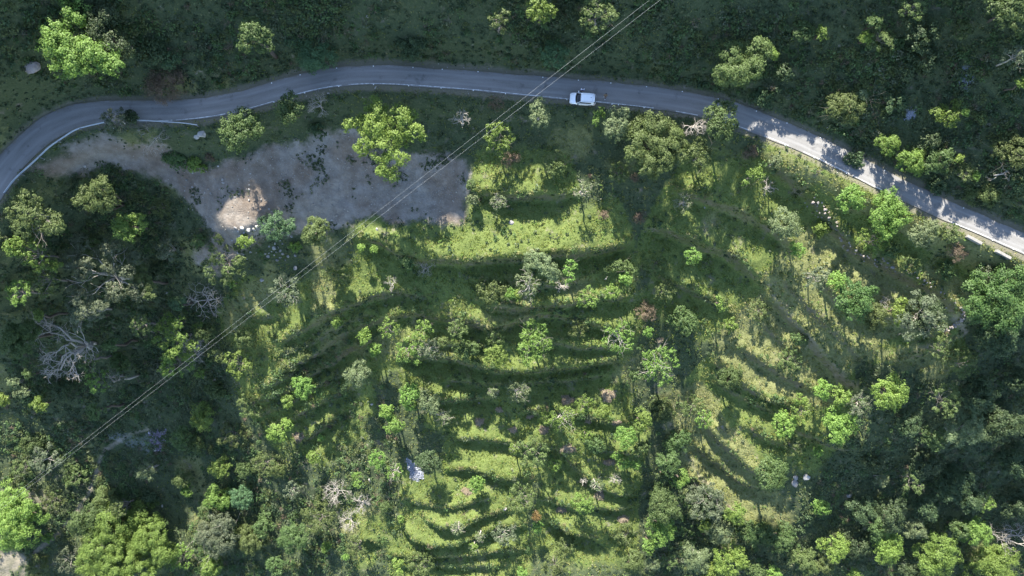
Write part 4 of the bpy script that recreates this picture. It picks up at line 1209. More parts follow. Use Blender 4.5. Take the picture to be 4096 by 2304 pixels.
(3141, 905, 74, 'pale', 1, 5.0, 'broad pale green tree at the upper end of the right terraces', None),
(3189, 1003, 38, 'bright', 1, 3.8, 'bright tree just below the broad pale green tree', None),
(3284, 915, 42, 'fbright', 1, 2.0, 'lush low bush right of the broad pale green tree', None),
(3400, 800, 62, 'bright', 1, 3.6, 'bright leafy tree above the feathery tree at the road edge', None),
(3552, 858, 92, 'fbright', 1, 4.6, 'tall feathery green tree leaning over the sunlit road edge', [(3560, 790, 42), (3530, 830, 48), (3590, 840, 44), (3520, 880, 50), (3570, 895, 46), (3610, 870, 30), (3550, 930, 30)]),
(3500, 960, 60, 'sparse', 1, 3.4, 'leafy shrub at the foot of the tall feathery tree', None),
(3687, 932, 62, 'pale', 1, 4.2, 'broad leaved tree right of the tall feathery tree', None),
(3560, 1000, 40, 'mid', 1, 2.4, 'green shrub on the bank above the stone wall', None),
(3640, 1060, 40, 'osparse', 1, 1.8, 'thin bush on the dry bank above the stone wall', None),
(3782, 1082, 46, 'mid', 1, 2.0, 'green bush on the dark bank below the parapet blocks', None),
(3945, 1086, 34, 'silver', 1, 2.0, 'grey green bush below the parapet block nearest the edge', None),
(3830, 1010, 50, 'brown', 1, 1.3, 'dry bush hanging over the bank below the first parapet block', None),
(3800, 930, 40, 'osparse', 1, 1.2, 'low olive bush between road edge line and first parapet block', None),
(3994, 1187, 142, 'deep', 1, 8.5, 'huge dark green dome of a tree at the right edge', [(3960, 1120, 62), (4030, 1110, 62), (3900, 1170, 56), (3975, 1185, 75), (4055, 1175, 62), (3880, 1225, 42), (3945, 1245, 62), (4030, 1250, 66), (4085, 1220, 50), (3990, 1290, 45)]),
(4010, 1350, 100, 'dark', 0, 5.0, 'shaded dark tree below the huge dome tree', None),
(3348, 1128, 46, 'yellow', 1, 4.6, 'yellow green tree between grey tree and dark tree on the right terraces', None),
(3268, 1112, 46, 'silver', 1, 4.6, 'grey green half bare tree left of the yellow green one on the right terraces', None),
(3430, 1200, 90, 'deep', 1, 5.6, 'dark round tree right below the yellow green one', [(3400, 1160, 46), (3450, 1165, 46), (3380, 1210, 46), (3435, 1215, 54), (3420, 1255, 40)]),
(3488, 1265, 66, 'olive', 1, 4.4, 'olive ragged tree attached to the dark round tree', None),
(3690, 1262, 94, 'silver', 1, 5.6, 'broad grey green tree within the curve of the stone wall', None),
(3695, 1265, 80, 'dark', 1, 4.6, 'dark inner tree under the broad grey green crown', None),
(3597, 1245, 44, 'yellow', 1, 5.0, 'vivid yellow green tree clinging to the broad grey green one', [(3600, 1215, 24), (3590, 1245, 26), (3595, 1280, 24), (3615, 1200, 14)]),
(3530, 1208, 34, 'bare', 1, 1.5, 'fallen leafless bush between dark round tree and vivid yellow tree', None),
(3200, 1360, 40, 'mid', 1, 2.2, 'green shrub on the terrace below the grey green half bare tree', None),
(3750, 1390, 54, 'osparse', 1, 2.0, 'olive scrub bush below the stone wall bend', None),
(3850, 1450, 60, 'osparse', 1, 2.4, 'yellowish scrub bush by the dark gully at right', None),
(3040, 1240, 40, 'osparse', 1, 1.8, 'bushy dry bush crowning the right spur', None),
(3160, 1430, 50, 'osparse', 0, 1.8, 'scrubby shrub in shade below the right spur path', None),
# ---- lower left
(159, 1618, 42, 'bright', 1, 4.2, 'bright green tree among dark scrub on the lower left slope', None),
(90, 1570, 34, 'pale', 1, 3.6, 'pale green tree left above the bright tree on the lower left slope', None),
(12, 1597, 30, 'yellow', 1, 3.6, 'yellow green tree cut by the left edge of the lower slope', None),
(403, 1640, 46, 'mid', 1, 3.2, 'small shaded tree under the power lines on the lower left slope', None),
(806, 1662, 62, 'bright', 1, 4.4, 'loose bright tree right of the stony patch', [(800, 1640, 36), (830, 1660, 34), (790, 1680, 32), (820, 1695, 30)]),
(580, 1886, 42, 'pale', 1, 3.8, 'pale flat topped tree alone on the dark lower slope', None),
(180, 1838, 60, 'silver', 1, 3.6, 'grey green tree just below the power lines at lower left', None),
(90, 1872, 38, 'osparse', 1, 2.6, 'olive shrub left of the grey green tree under the power lines', None),
(130, 1770, 60, 'mid', 0, 2.4, 'shaded shrub above the grey green tree at lower left', None),
(60, 2060, 142, 'yellow', 1, 8.0, 'large yellow green tree cut by the left edge', [(30, 2000, 70), (100, 2020, 60), (150, 2065, 42), (60, 2080, 76), (20, 2140, 70), (110, 2130, 50), (-10, 2060, 60)]),
(480, 2175, 235, 'fbright', 1, 11.0, 'enormous soft green tree at the bottom edge, widest crown in view', [(560, 2080, 70), (480, 2090, 80), (400, 2110, 70), (620, 2150, 66), (540, 2160, 86), (440, 2180, 92), (370, 2230, 70), (660, 2200, 50), (600, 2230, 76), (500, 2250, 92), (400, 2290, 76), (560, 2300, 76), (330, 2270, 44)]),
(345, 2085, 80, 'mid', 1, 7.0, 'darker tree joined to the upper side of the enormous soft green tree', [(370, 2050, 44), (320, 2075, 40), (350, 2110, 46), (390, 2075, 36), (310, 2120, 30)]),
(420, 1990, 52, 'olive', 1, 3.6, 'yellowish shrub uphill of the enormous soft green tree', None),
(470, 2035, 34, 'osparse', 1, 3.0, 'small olive shrub touching the top of the enormous soft green tree', None),
(726, 1917, 44, 'olive', 1, 3.8, 'olive tree on the lower slope left of the bright leafy one', None),
(745, 1960, 28, 'bright', 1, 3.0, 'bright sapling hanging below the olive tree on the lower slope', None),
(885, 1865, 50, 'bright', 1, 4.4, 'bright leafy tree with a deep shadow below it', None),
(870, 1990, 58, 'bright', 1, 4.4, 'bright ragged tree between the two grey green bottom trees', None),
(965, 1990, 54, 'teal', 1, 4.2, 'blue green tree beside the bright ragged one', None),
(827, 2045, 42, 'mid', 1, 3.6, 'mid green tree below the bright ragged tree', None),
(636, 2098, 32, 'mid', 1, 3.0, 'small green tree at the right of the enormous soft green tree', None),
(872, 2138, 100, 'silver', 1, 6.0, 'large grey green tree near the bottom edge', [(840, 2090, 48), (900, 2090, 48), (850, 2140, 60), (910, 2150, 52), (870, 2190, 48), (820, 2140, 34)]),
(875, 2145, 84, 'mid', 1, 5.0, 'green inner tree under the large grey green crown near the bottom', None),
(1000, 2165, 66, 'olive', 1, 4.6, 'yellowish olive tree right of the large grey green one', None),
(722, 2225, 50, 'sparse', 1, 4.0, 'open bright tree right of the enormous soft green tree', None),
(840, 2270, 50, 'fbright', 1, 4.0, 'feathery bright tree at the bottom edge', None),
(212, 2002, 40, 'osparse', 1, 2.4, 'olive shrub between the large yellow tree and the footpath', None),
(190, 2150, 26, 'bright', 1, 1.4, 'small bright bush on the footpath edge', None),
(265, 2240, 54, 'silver', 1, 3.2, 'grey green shrub beside the footpath at the bottom', None),
(150, 2270, 54, 'osparse', 1, 2.0, 'olive bush at the bottom edge by the footpath', None),
(300, 1905, 48, 'osparse', 1, 2.0, 'yellowish scrub bush along the upper footpath', None),
(720, 1750, 56, 'mid', 1, 2.8, 'green shrub right of the stony patch on the lower slope', None),
(790, 1780, 50, 'mid', 1, 2.8, 'green shrub below the loose bright tree on the lower slope', None),
(930, 1740, 54, 'osparse', 1, 2.6, 'yellowish shrub on the spur slope right of the loose bright tree', None),
(1000, 1620, 48, 'osparse', 1, 2.4, 'thin scrub on the spur, shrub of yellowish leaves', None),
(860, 1560, 46, 'mid', 1, 2.8, 'green shrub above the loose bright tree on the spur', None),
(980, 1880, 40, 'mid', 1, 2.6, 'green shrub right of the bright leafy tree with deep shadow', None),
(600, 1990, 40, 'dark', 0, 2.4, 'dark shrub above the enormous soft green tree, near a white stone', None),
# ---- lower centre
(1213, 1552, 52, 'bright', 1, 4.6, 'bright tree above its smaller companion on the left terraces', [(1190, 1535, 28), (1225, 1530, 28), (1205, 1560, 30), (1240, 1555, 24), (1215, 1585, 18)]),
(1151, 1606, 28, 'bright', 1, 2.6, 'low bright companion bush below the bright tree on the left terraces', None),
(1119, 1723, 52, 'yellow', 1, 4.6, 'yellow green tree leaning over the brown straw heap', [(1140, 1700, 28), (1105, 1720, 28), (1090, 1745, 24), (1125, 1740, 26), (1155, 1705, 18)]),
(1283, 1751, 18, 'bright', 1, 2.6, 'slim bright sapling on the bare slope right of the brown straw heap', None),
(1257, 1823, 32, 'bright', 1, 3.0, 'bright flat tree on the bare stony slope', None),
(1548, 1648, 34, 'yellow', 1, 4.4, 'upper yellow green tree of a touching pair', None),
(1580, 1702, 44, 'bright', 1, 4.4, 'lower bright tree of a touching pair', None),
(1639, 1586, 52, 'bright', 1, 4.6, 'bright open tree above the touching pair', None),
(1708, 1608, 48, 'pale', 1, 4.4, 'pale loose tree right of the bright open tree', None),
(1645, 1620, 24, 'sparse', 1, 3.4, 'small bright tree filling the gap under the bright open tree', None),
(1766, 1664, 38, 'ppale', 1, 3.6, 'pale lopped tree at the lawn terrace edge', None),
(1509, 1840, 42, 'bright', 1, 4.2, 'yellowish rounded tree left of the ash heap', [(1495, 1825, 22), (1525, 1830, 22), (1515, 1855, 22), (1490, 1845, 16)]),
(1713, 1854, 58, 'dark', 1, 5.0, 'dark green tree beside the ash heap', None),
(1427, 1920, 26, 'bright', 1, 3.2, 'small fresh green sapling on the bare slope', [(1425, 1905, 18), (1430, 1935, 16)]),
(1580, 1888, 34, 'pruned', 1, 3.4, 'small lopped tree left below the ash heap', None),
(1909, 1941, 36, 'bright', 1, 3.8, 'bright rounded tree above the pinkish straw heap', None),
(1172, 2153, 66, 'feather', 1, 5.4, 'round soft green tree alone near the bottom, left of the terraces', None),
(1342, 1981, 54, 'bare', 1, 3.6, 'white barked leafless tree on the bare slope', None),
(1448, 2015, 38, 'bare', 1, 3.2, 'leafless grey tree right of the white barked one', None),
(1273, 2073, 64, 'osparse', 1, 3.4, 'olive tree below the white barked leafless tree', None),
(1400, 2085, 42, 'bare', 1, 3.0, 'leafless tree on the pale slope right of the olive tree', None),
(1427, 2185, 44, 'osparse', 1, 3.4, 'half bare tree above a dark hollow at the bottom', None),
(1384, 2226, 16, 'bright', 1, 2.2, 'tiny bright sapling below the half bare tree', None),
(1591, 2264, 30, 'yellow', 1, 3.4, 'vivid yellow sapling at the bottom edge', [(1580, 2245, 14), (1605, 2250, 14), (1588, 2268, 16), (1600, 2285, 14)]),
(1681, 2253, 54, 'osparse', 1, 3.2, 'pale scattered shrub right of the vivid yellow sapling', None),
(2020, 2137, 44, 'silver', 1, 3.8, 'grey green tree at the end of the curved terrace', None),
(1830, 2116, 26, 'ppale', 1, 3.4, 'slim lopped tree on the curved terrace', None),
(1893, 2190, 14, 'pruned', 1, 3.6, 'thin sapling with a long thin shadow at the bottom', None),
(1919, 2148, 16, 'ppale', 1, 3.4, 'thin whitish sapling on the dark lip above the long shadow', None),
(1061, 1856, 50, 'osparse', 1, 3.2, 'olive tree on the slope edge above the grey shrub', None),
(1114, 1888, 34, 'olive', 1, 2.4, 'yellowish bush right of the olive tree on the slope edge', None),
(1165, 1960, 34, 'silver', 1, 2.2, 'grey shrub on the bare slope left of the white barked tree', None),
(1056, 2098, 56, 'mid', 1, 3.4, 'green tree left of the round soft green one near the bottom', None),
(1103, 2264, 40, 'mid', 1, 3.0, 'small green tree at the bottom edge below the round soft one', None),
(1305, 2190, 24, 'bright', 1, 2.4, 'small bright bush right of the round soft green tree near the bottom', None),
(1545, 2030, 30, 'mid', 1, 1.6, 'low green bush on the sunlit terrace left of the curved lip', None),
(1605, 2075, 18, 'bright', 1, 1.4, 'tiny round bush on the sunlit terrace', None),
(2069, 1570, 44, 'ppale', 1, 3.8, 'whitish twiggy tree on the dark upper side of the lawn terrace', None),
(1975, 1572, 18, 'ppale', 1, 3.2, 'small whitish sapling left of the whitish twiggy tree', None),
(2339, 1616, 38, 'sparse', 1, 3.6, 'bright low tree on the lip right of the lawn terrace', None),
(2244, 1676, 54, 'pruned', 1, 4.6, 'bright lopped tree with many leaf tufts over the lawn terrace', None),
(2182, 1674, 28, 'sparse', 1, 3.8, 'smaller tufted tree left of the bright lopped one', None),
(2414, 1650, 34, 'bright', 1, 4.2, 'bright tree with a forked shadow between two straw heaps', None),
(2567, 1680, 46, 'bright', 1, 5.0, 'upper bright tree by the wooded gully', [(2560, 1650, 24), (2580, 1670, 26), (2565, 1700, 26), (2590, 1690, 18), (2560, 1725, 14)]),
(2504, 1750, 50, 'bright', 1, 5.0, 'rounded bright tree left below the upper bright tree by the gully', [(2490, 1725, 26), (2520, 1730, 26), (2480, 1750, 24), (2510, 1760, 28), (2535, 1755, 20), (2495, 1780, 20)]),
(2345, 1738, 26, 'sparse', 1, 3.2, 'small bright tree above the dark feathery shrub', None),
(2387, 1776, 44, 'mid', 1, 3.4, 'dark feathery shrub below the small bright tree', None),
(2498, 1845, 50, 'bright', 1, 4.0, 'wide two part bright tree by the gully', [(2475, 1825, 22), (2490, 1855, 22), (2520, 1855, 24), (2545, 1858, 16), (2460, 1830, 14)]),
(2570, 1790, 40, 'mid', 1, 3.6, 'mid green tree between the rounded bright tree and the gully', None),
(2673, 1850, 54, 'mid', 1, 5.0, 'upper dark green tree at the head of the wooded gully', None),
(2716, 1918, 46, 'bright', 1, 4.6, 'bright lobed tree at the head of the wooded gully', [(2730, 1900, 24), (2700, 1925, 22), (2745, 1915, 20), (2715, 1935, 22)]),
(2655, 1905, 28, 'mid', 1, 3.6, 'small green tree beside the bright lobed tree', None),
(2657, 2020, 74, 'mid', 1, 6.5, 'large mid green tree in the wooded gully', [(2650, 1985, 40), (2625, 2010, 36), (2680, 2010, 40), (2660, 2045, 44), (2700, 2050, 32), (2620, 2045, 28)]),
(2642, 2116, 66, 'bright', 1, 6.0, 'bright tree just below the large mid green tree in the gully', [(2630, 2085, 34), (2660, 2090, 34), (2615, 2120, 30), (2655, 2125, 38), (2685, 2120, 24), (2640, 2160, 26)]),
(2599, 2180, 36, 'bright', 1, 4.4, 'smaller bright tree below left of the bright gully tree', None),
(2827, 2010, 74, 'silver', 1, 5.6, 'grey green tree opposite the large mid green gully tree', None),
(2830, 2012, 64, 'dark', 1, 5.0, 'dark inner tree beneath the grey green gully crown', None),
(2822, 2100, 36, 'bright', 1, 4.4, 'small bright tree between two grey green gully trees', None),
(2872, 2120, 62, 'pale', 1, 5.4, 'pale grey green tree in the middle of the gully wood', None),
(2944, 2052, 46, 'bright', 1, 4.6, 'bright tree at the edge of the sunlit grass strip', None),
(3035, 2135, 62, 'feather', 1, 4.4, 'feathery tree at the lower end of the sunlit grass strip', None),
(2965, 2110, 44, 'mid', 1, 4.0, 'mid green tree under the bright tree at the grass strip', None),
(2790, 2228, 66, 'pale', 1, 5.4, 'pale green tree near the bottom edge of the gully', None),
(2920, 2236, 72, 'yellow', 1, 6.0, 'bright yellow green tree near the bottom edge of the gully', [(2925, 2195, 34), (2890, 2225, 38), (2950, 2220, 34), (2915, 2260, 40), (2970, 2250, 28), (2880, 2265, 28)]),
(2843, 2286, 50, 'yellow', 1, 5.0, 'yellow green tree cut by the bottom edge', None),
(3023, 2290, 50, 'mid', 1, 4.6, 'mid green tree cut by the bottom edge right of the yellow green ones', None),
(2530, 2248, 56, 'olive', 1, 4.4, 'first olive tree in the row near the bottom edge', None),
(2612, 2252, 40, 'pale', 1, 4.2, 'pale tree in the row near the bottom edge', None),
(2674, 2246, 32, 'osparse', 1, 4.0, 'last small olive tree in the row near the bottom edge', None),
(2218, 2264, 54, 'osparse', 1, 4.2, 'olive tree at the bottom edge on the dark terrace', None),
(2090, 2290, 26, 'bright', 1, 2.4, 'small bright bush at the bottom edge of the dark terrace', None),
(2329, 2020, 48, 'bright', 1, 4.4, 'bright bushy tree casting a dark shadow on the lower meadow', [(2310, 2005, 26), (2345, 2005, 26), (2330, 2030, 28), (2355, 2030, 20)]),
(2387, 1941, 24, 'ppale', 1, 3.6, 'white tipped lopped tree on the dark lip', None),
(2335, 1928, 16, 'bare', 1, 3.2, 'slim leafless tree left of the white tipped one', None),
(2460, 1925, 26, 'bare', 0, 2.2, 'spiky leafless bush right of the white tipped tree', None),
(2146, 2066, 22, 'orange', 1, 3.4, 'small orange leaved tree on the terrace', None),
(2150, 2105, 26, 'bright', 1, 3.0, 'bright small tree below the orange leaved one', None),
(2498, 2140, 46, 'osparse', 1, 1.6, 'grassy bush on the lowest terrace lip', None),
(2133, 1812, 60, 'osparse', 1, 4.4, 'brownish olive tree on the lawn terrace lip', None),
(2056, 1797, 18, 'pruned', 1, 3.4, 'small lopped tree left of the brownish olive one', None),
(2220, 1860, 24, 'sparse', 1, 2.4, 'small bright tree below the brownish olive one', None),
(2820, 1677, 34, 'sparse', 1, 3.4, 'thin bright sapling on the dry slope above the gully', None),
(2700, 1760, 60, 'mid', 1, 2.6, 'green shrub patch between gully trees and the path', None),
(2650, 1640, 60, 'mid', 1, 3.0, 'loose green shrub above the upper bright gully tree', None),
(2770, 1620, 44, 'osparse', 1, 2.0, 'yellowish bush on the dry slope right of the loose green shrub', None),
(2080, 1990, 54, 'osparse', 1, 3.8, 'olive open tree left edge of the lower meadow', None),
(2260, 2185, 40, 'osparse', 1, 1.6, 'yellowish bush above the dark bottom terrace', None),
# ---- lower right
(3083, 1896, 72, 'mid', 1, 6.0, 'round solid green tree beside the white boulders', [(3075, 1860, 38), (3110, 1875, 36), (3055, 1890, 36), (3090, 1905, 44), (3125, 1905, 28), (3070, 1930, 34), (3105, 1935, 28)]),
(3556, 1572, 80, 'yellow', 1, 6.5, 'upper bright domed tree right of the twin crowns', [(3560, 1530, 42), (3520, 1560, 36), (3595, 1555, 40), (3545, 1590, 42), (3610, 1590, 30), (3520, 1610, 28), (3580, 1620, 26)]),
(3358, 1702, 78, 'yellow', 1, 6.5, 'vivid bright domed tree in front of the dark gully', [(3345, 1660, 40), (3390, 1670, 36), (3320, 1680, 28), (3360, 1700, 44), (3400, 1710, 34), (3335, 1740, 34), (3375, 1745, 34)]),
(3365, 1590, 48, 'yellow', 1, 5.5, 'bright tree above the vivid bright domed tree', None),
(3290, 1560, 44, 'yellow', 1, 4.6, 'bright tree left of the domed group on the dry slope', None),
(3440, 1618, 50, 'silver', 1, 5.4, 'grey green tree wedged between the bright domed trees', None),
(3440, 1622, 42, 'mid', 1, 4.8, 'mid green tree under the grey green wedge', None),
(3138, 1697, 54, 'yellow', 1, 4.6, 'bright tree on the slope left of the vivid domed tree', [(3130, 1670, 28), (3160, 1690, 28), (3110, 1695, 24), (3145, 1720, 28), (3120, 1735, 18)]),
(3178, 1787, 42, 'osparse', 1, 3.6, 'olive tree below the bright tree left of the vivid domed tree', None),
(3210, 1640, 46, 'sparse', 1, 3.6, 'half bare bright tree above the vivid domed tree', None),
(3268, 1808, 28, 'bright', 1, 3.0, 'small bright tree at the edge of the shaded lower gully', None),
(3200, 1600, 30, 'bright', 1, 3.0, 'small bright sapling above the half bare bright tree', None),
(3842, 1715, 90, 'pale', 1, 6.5, 'pale star shaped tree with white boughs in the dark gully', [(3840, 1665, 32), (3890, 1680, 34), (3920, 1730, 30), (3870, 1730, 42), (3810, 1720, 40), (3790, 1745, 28), (3850, 1760, 34), (3900, 1665, 22)]),
(3726, 1750, 58, 'mid', 1, 5.0, 'green tree left of the pale star shaped one', None),
(3784, 1600, 62, 'osparse', 1, 5.0, 'sparse tall tree above the pale star shaped one', None),
(3284, 2030, 36, 'bright', 1, 4.4, 'bright sapling with a long straight shadow on the sunlit grass', None),
(3549, 2185, 68, 'yellow', 1, 6.5, 'round bright yellow green ball of a tree at the bottom right', [(3545, 2145, 36), (3520, 2170, 34), (3580, 2165, 34), (3545, 2195, 42), (3590, 2200, 28), (3520, 2220, 30), (3570, 2230, 28)]),
(3500, 2110, 46, 'mid', 1, 5.4, 'darker tree behind the round bright yellow green ball', None),
(3893, 2132, 74, 'bright', 1, 6.0, 'bright olive tree near the leafless tree at bottom right', [(3920, 2110, 40), (3880, 2110, 36), (3945, 2135, 32), (3905, 2145, 40), (3860, 2140, 30)]),
(3840, 2115, 50, 'mid', 1, 5.0, 'darker tree joined to the bright olive one at bottom right', None),
(3745, 2222, 94, 'bright', 1, 6.5, 'wide bright olive tree at the bottom edge', [(3730, 2170, 44), (3780, 2180, 42), (3700, 2215, 46), (3755, 2225, 52), (3810, 2230, 38), (3700, 2265, 42), (3765, 2275, 44)]),
(3965, 2256, 96, 'bright', 1, 6.5, 'last bright tree along the bottom edge before the corner', None),
(4064, 2172, 84, 'bare', 1, 6.0, 'pale leafless tree at the bottom right corner', None),
(3125, 2158, 62, 'feather', 1, 4.8, 'feathery green tree left of the yellow tufted one at the bottom', None),
(3217, 2243, 66, 'olive', 1, 5.0, 'olive feathery tree at the bottom edge', None),
(3335, 2192, 66, 'yellow', 1, 5.4, 'yellow tufted tree near the bottom, right of the sunlit grass', [(3290, 2180, 26), (3320, 2165, 24), (3365, 2175, 32), (3345, 2200, 36), (3380, 2205, 24), (3330, 2225, 26)]),
(3302, 2264, 46, 'olive', 1, 4.8, 'olive tree under the yellow tufted tree', None),
(3418, 2294, 28, 'yellow', 1, 3.6, 'small vivid tree cut by the bottom edge', None),
(3092, 2292, 32, 'yellow', 1, 3.6, 'vivid yellow green tree at the bottom edge left of the olive feathery one', None),
(3941, 2010, 40, 'sparse', 1, 4.4, 'sunlit tuft of a tree on the dark right slope', None),
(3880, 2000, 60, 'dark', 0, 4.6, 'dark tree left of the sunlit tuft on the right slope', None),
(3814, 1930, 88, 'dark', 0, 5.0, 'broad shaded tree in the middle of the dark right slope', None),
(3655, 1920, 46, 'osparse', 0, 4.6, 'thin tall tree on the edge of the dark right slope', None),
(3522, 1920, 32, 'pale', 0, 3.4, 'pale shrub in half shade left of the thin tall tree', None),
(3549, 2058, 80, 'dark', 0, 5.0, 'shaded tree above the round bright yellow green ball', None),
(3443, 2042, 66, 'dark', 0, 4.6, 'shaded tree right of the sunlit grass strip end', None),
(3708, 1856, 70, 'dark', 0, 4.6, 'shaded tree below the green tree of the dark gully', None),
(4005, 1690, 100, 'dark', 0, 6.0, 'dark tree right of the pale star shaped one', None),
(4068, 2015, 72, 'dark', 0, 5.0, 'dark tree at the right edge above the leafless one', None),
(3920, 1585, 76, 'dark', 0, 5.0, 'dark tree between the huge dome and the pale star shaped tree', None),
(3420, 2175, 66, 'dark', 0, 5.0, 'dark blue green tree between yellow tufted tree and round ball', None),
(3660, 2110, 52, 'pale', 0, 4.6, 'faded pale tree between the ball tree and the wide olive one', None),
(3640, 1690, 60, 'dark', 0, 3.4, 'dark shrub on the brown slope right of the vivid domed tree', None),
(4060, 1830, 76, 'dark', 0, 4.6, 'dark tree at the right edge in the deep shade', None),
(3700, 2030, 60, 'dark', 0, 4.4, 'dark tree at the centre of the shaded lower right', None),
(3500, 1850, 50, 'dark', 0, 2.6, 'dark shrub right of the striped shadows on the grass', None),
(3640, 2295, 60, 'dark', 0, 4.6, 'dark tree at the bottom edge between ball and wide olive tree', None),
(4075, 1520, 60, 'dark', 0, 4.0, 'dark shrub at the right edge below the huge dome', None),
]
for r_ in P_:
    SPEC.setdefault('orange', ('orange', 0.26, 0.6, 1.4, 0.25, 'round', M_BARK))
    plant(*r_)
print('plants', PLANT_STATS)

# ------------------------------------------------------------------ ground cover nobody could count
def scatter(n, seed, dens, box=(-112, 112, -64, 46)):
    rs = np.random.RandomState(seed)
    x = rs.uniform(box[0], box[1], n); y = rs.uniform(box[2], box[3], n)
    z = hgt(x, y)
    k = FPX / (CAM_H - z)
    vis = (np.abs(x * k) < 2200) & (np.abs(y * k) < 1300)
    p = dens(x, y)
    m = vis & (rs.random_sample(n) < p)
    return x[m], y[m], z[m], rs

def off_road(x, y, lo=1.75, hi=2.3):
    return sstep(lo, hi, np.abs(bil(RSD, x, y)))

def tufts(name, label, x, y, z, rs, mat, h, w, blades, tint, parent=None):
    n = len(x)
    ang = rs.uniform(0, 6.283, (n, blades)); lean = rs.uniform(0.25, 0.95, (n, blades)) ; hh = h * rs.uniform(0.6, 1.35, (n, 1)) * rs.uniform(0.7, 1.2, (n, blades))
    ww = w * rs.uniform(0.6, 1.3, (n, blades))
    bx = x[:, None] + rs.normal(size=(n, blades)) * 0.10; by = y[:, None] + rs.normal(size=(n, blades)) * 0.10; bz = z[:, None] - 0.03
    dx = np.cos(ang); dy = np.sin(ang)
    V = np.empty((n, blades, 3, 3), np.float32)
    V[:, :, 0] = np.stack([bx - dy * ww / 2, by + dx * ww / 2, bz + 0 * bx], -1)
    V[:, :, 1] = np.stack([bx + dy * ww / 2, by - dx * ww / 2, bz + 0 * bx], -1)
    V[:, :, 2] = np.stack([bx + dx * hh * lean, by + dy * hh * lean, bz + hh * (1.1 - 0.6 * lean)], -1)
    V = V.reshape(-1, 3); F = np.arange(len(V)).reshape(-1, 3)
    t = np.clip(tint[:, None] + rs.normal(size=(n, blades)) * 0.16, 0, 1)
    o = mesh_np(name, V, F, mat, attrs={'tint': np.repeat(t.ravel(), 3)})
    tag(o, label, kind='stuff')
    return o

def clumps(name, label, x, y, z, rs, mat, r, size, asp, n_leaf, tint):
    n = len(x)
    rr = r * rs.uniform(0.5, 1.5, n)
    C = np.stack([x, y, z + rr * 0.45], 1)
    idx = np.repeat(np.arange(n), n_leaf); tot = n * n_leaf
    P = unit(rs.normal(size=(tot, 3))) * rs.random_sample((tot, 1)) ** 0.4
    P[:, 2] = np.abs(P[:, 2]) * 0.8
    pos = C[idx] + P * rr[idx][:, None]
    nn = unit(P * 0.6 + rs.normal(size=(tot, 3)) * 0.45 + np.array([0, 0, 0.8]))
    a = rs.normal(size=(tot, 3)); u = unit(a - nn * np.sum(a * nn, 1, keepdims=True)); w = np.cross(nn, u)
    L = size * rs.uniform(0.3, 0.75, (tot, 1)); W = L * asp
    V = np.stack([pos - u * L, pos + w * W, pos + u * L, pos - w * W], 1).reshape(-1, 3)
    t = np.clip(tint[idx] + rs.normal(size=tot) * 0.2, 0, 1)
    o = mesh_np(name, V, np.arange(tot * 4).reshape(-1, 4), mat, attrs={'tint': np.repeat(t, 4)})
    tag(o, label, kind='stuff')
    return o

GRASS = leaf_mat('meadow_grass', (0.102, 0.142, 0.028), (0.190, 0.218, 0.052), 0.38, 0.0, (0.29, 0.26, 0.125))
DRYG = leaf_mat('dry_grass', (0.135, 0.150, 0.050), (0.215, 0.215, 0.085), 0.35, 0.0, (0.30, 0.275, 0.14))
UNDER = leaf_mat('undergrowth_leaf', (0.028, 0.046, 0.022), (0.070, 0.100, 0.042), 0.28, 0.0, (0.145, 0.150, 0.082))
WEED = leaf_mat('weed_leaf', (0.022, 0.040, 0.020), (0.040, 0.060, 0.028), 0.2, 0.0)

def bare_here(x, y):
    return np.clip(bil(M_SCREE, x, y) * 1.2, 0, 1), np.clip(bil(M_PATH, x, y) * 1.3, 0, 1)
def tone(x, y, s=7.0, seed=500):
    return np.clip(0.42 + 0.55 * fbm(x, y, s, seed, 4) + 0.45 * fbm(x, y, 1.6, seed + 9, 2), 0, 1)

def d_grass(x, y):
    s, p = bare_here(x, y)
    g = np.clip(0.25 + 0.9 * bil(M_MEADOW, x, y) + 0.5 * (1 - sstep(2.2, 4, np.abs(bil(RSD, x, y)))), 0, 1) * (1 - 0.75 * bil(M_GULLY, x, y)) * (1 - 0.6 * bil(M_LEFT, x, y)) * (1 - 0.55 * bil(M_UP, x, y))
    thin = sstep(-0.55, -0.15, fbm(x, y, 2.2, 610, 3))
    return g * thin * (1 - s) * (1 - p) * off_road(x, y) * (1 - 0.45 * bil(M_DRY, x, y))
x, y, z, rs = scatter(210000, 1, d_grass)
tufts('grass', 'short green grass covering the sunlit terraces', x, y, z, rs, GRASS, 0.26, 0.16, 3, tone(x, y) * 0.9 + 0.25 * bil(M_DRY, x, y))
def d_dry(x, y):
    s, p = bare_here(x, y)
    return (0.08 + 0.75 * bil(M_DRY, x, y) + 0.45 * bil(M_UP, x, y) * sstep(-0.25, 0.4, fbm(x, y, 9.0, 625, 3))) * (1 - s) * (1 - 0.8 * p) * off_road(x, y)
x, y, z, rs = scatter(90000, 2, d_dry)
tufts('dry_grass', 'tan dry grass on banks and spurs', x, y, z, rs, DRYG, 0.32, 0.13, 3, tone(x, y, 5, 520))
def d_under(x, y):
    s, p = bare_here(x, y)
    g = 0.22 + 0.55 * bil(M_UP, x, y) + 0.6 * bil(M_LEFT, x, y) + 0.65 * bil(M_GULLY, x, y) + 0.25 * sstep(0.7, 1.3, bil(blur(slope, 1), x, y))
    pat = sstep(-0.35, 0.35, fbm(x, y, 4.5, 630, 4))
    return np.clip(g, 0, 1) * (0.4 + 0.6 * pat) * (1 - s) * (1 - p) * off_road(x, y, 1.9, 2.8) * (1 - 0.7 * bil(M_MEADOW, x, y))
x, y, z, rs = scatter(80000, 3, d_under)
clumps('undergrowth', 'dark leafy undergrowth on the shaded slopes', x, y, z, rs, UNDER, 0.34, 0.30, 0.6, 10, tone(x, y, 6, 540))
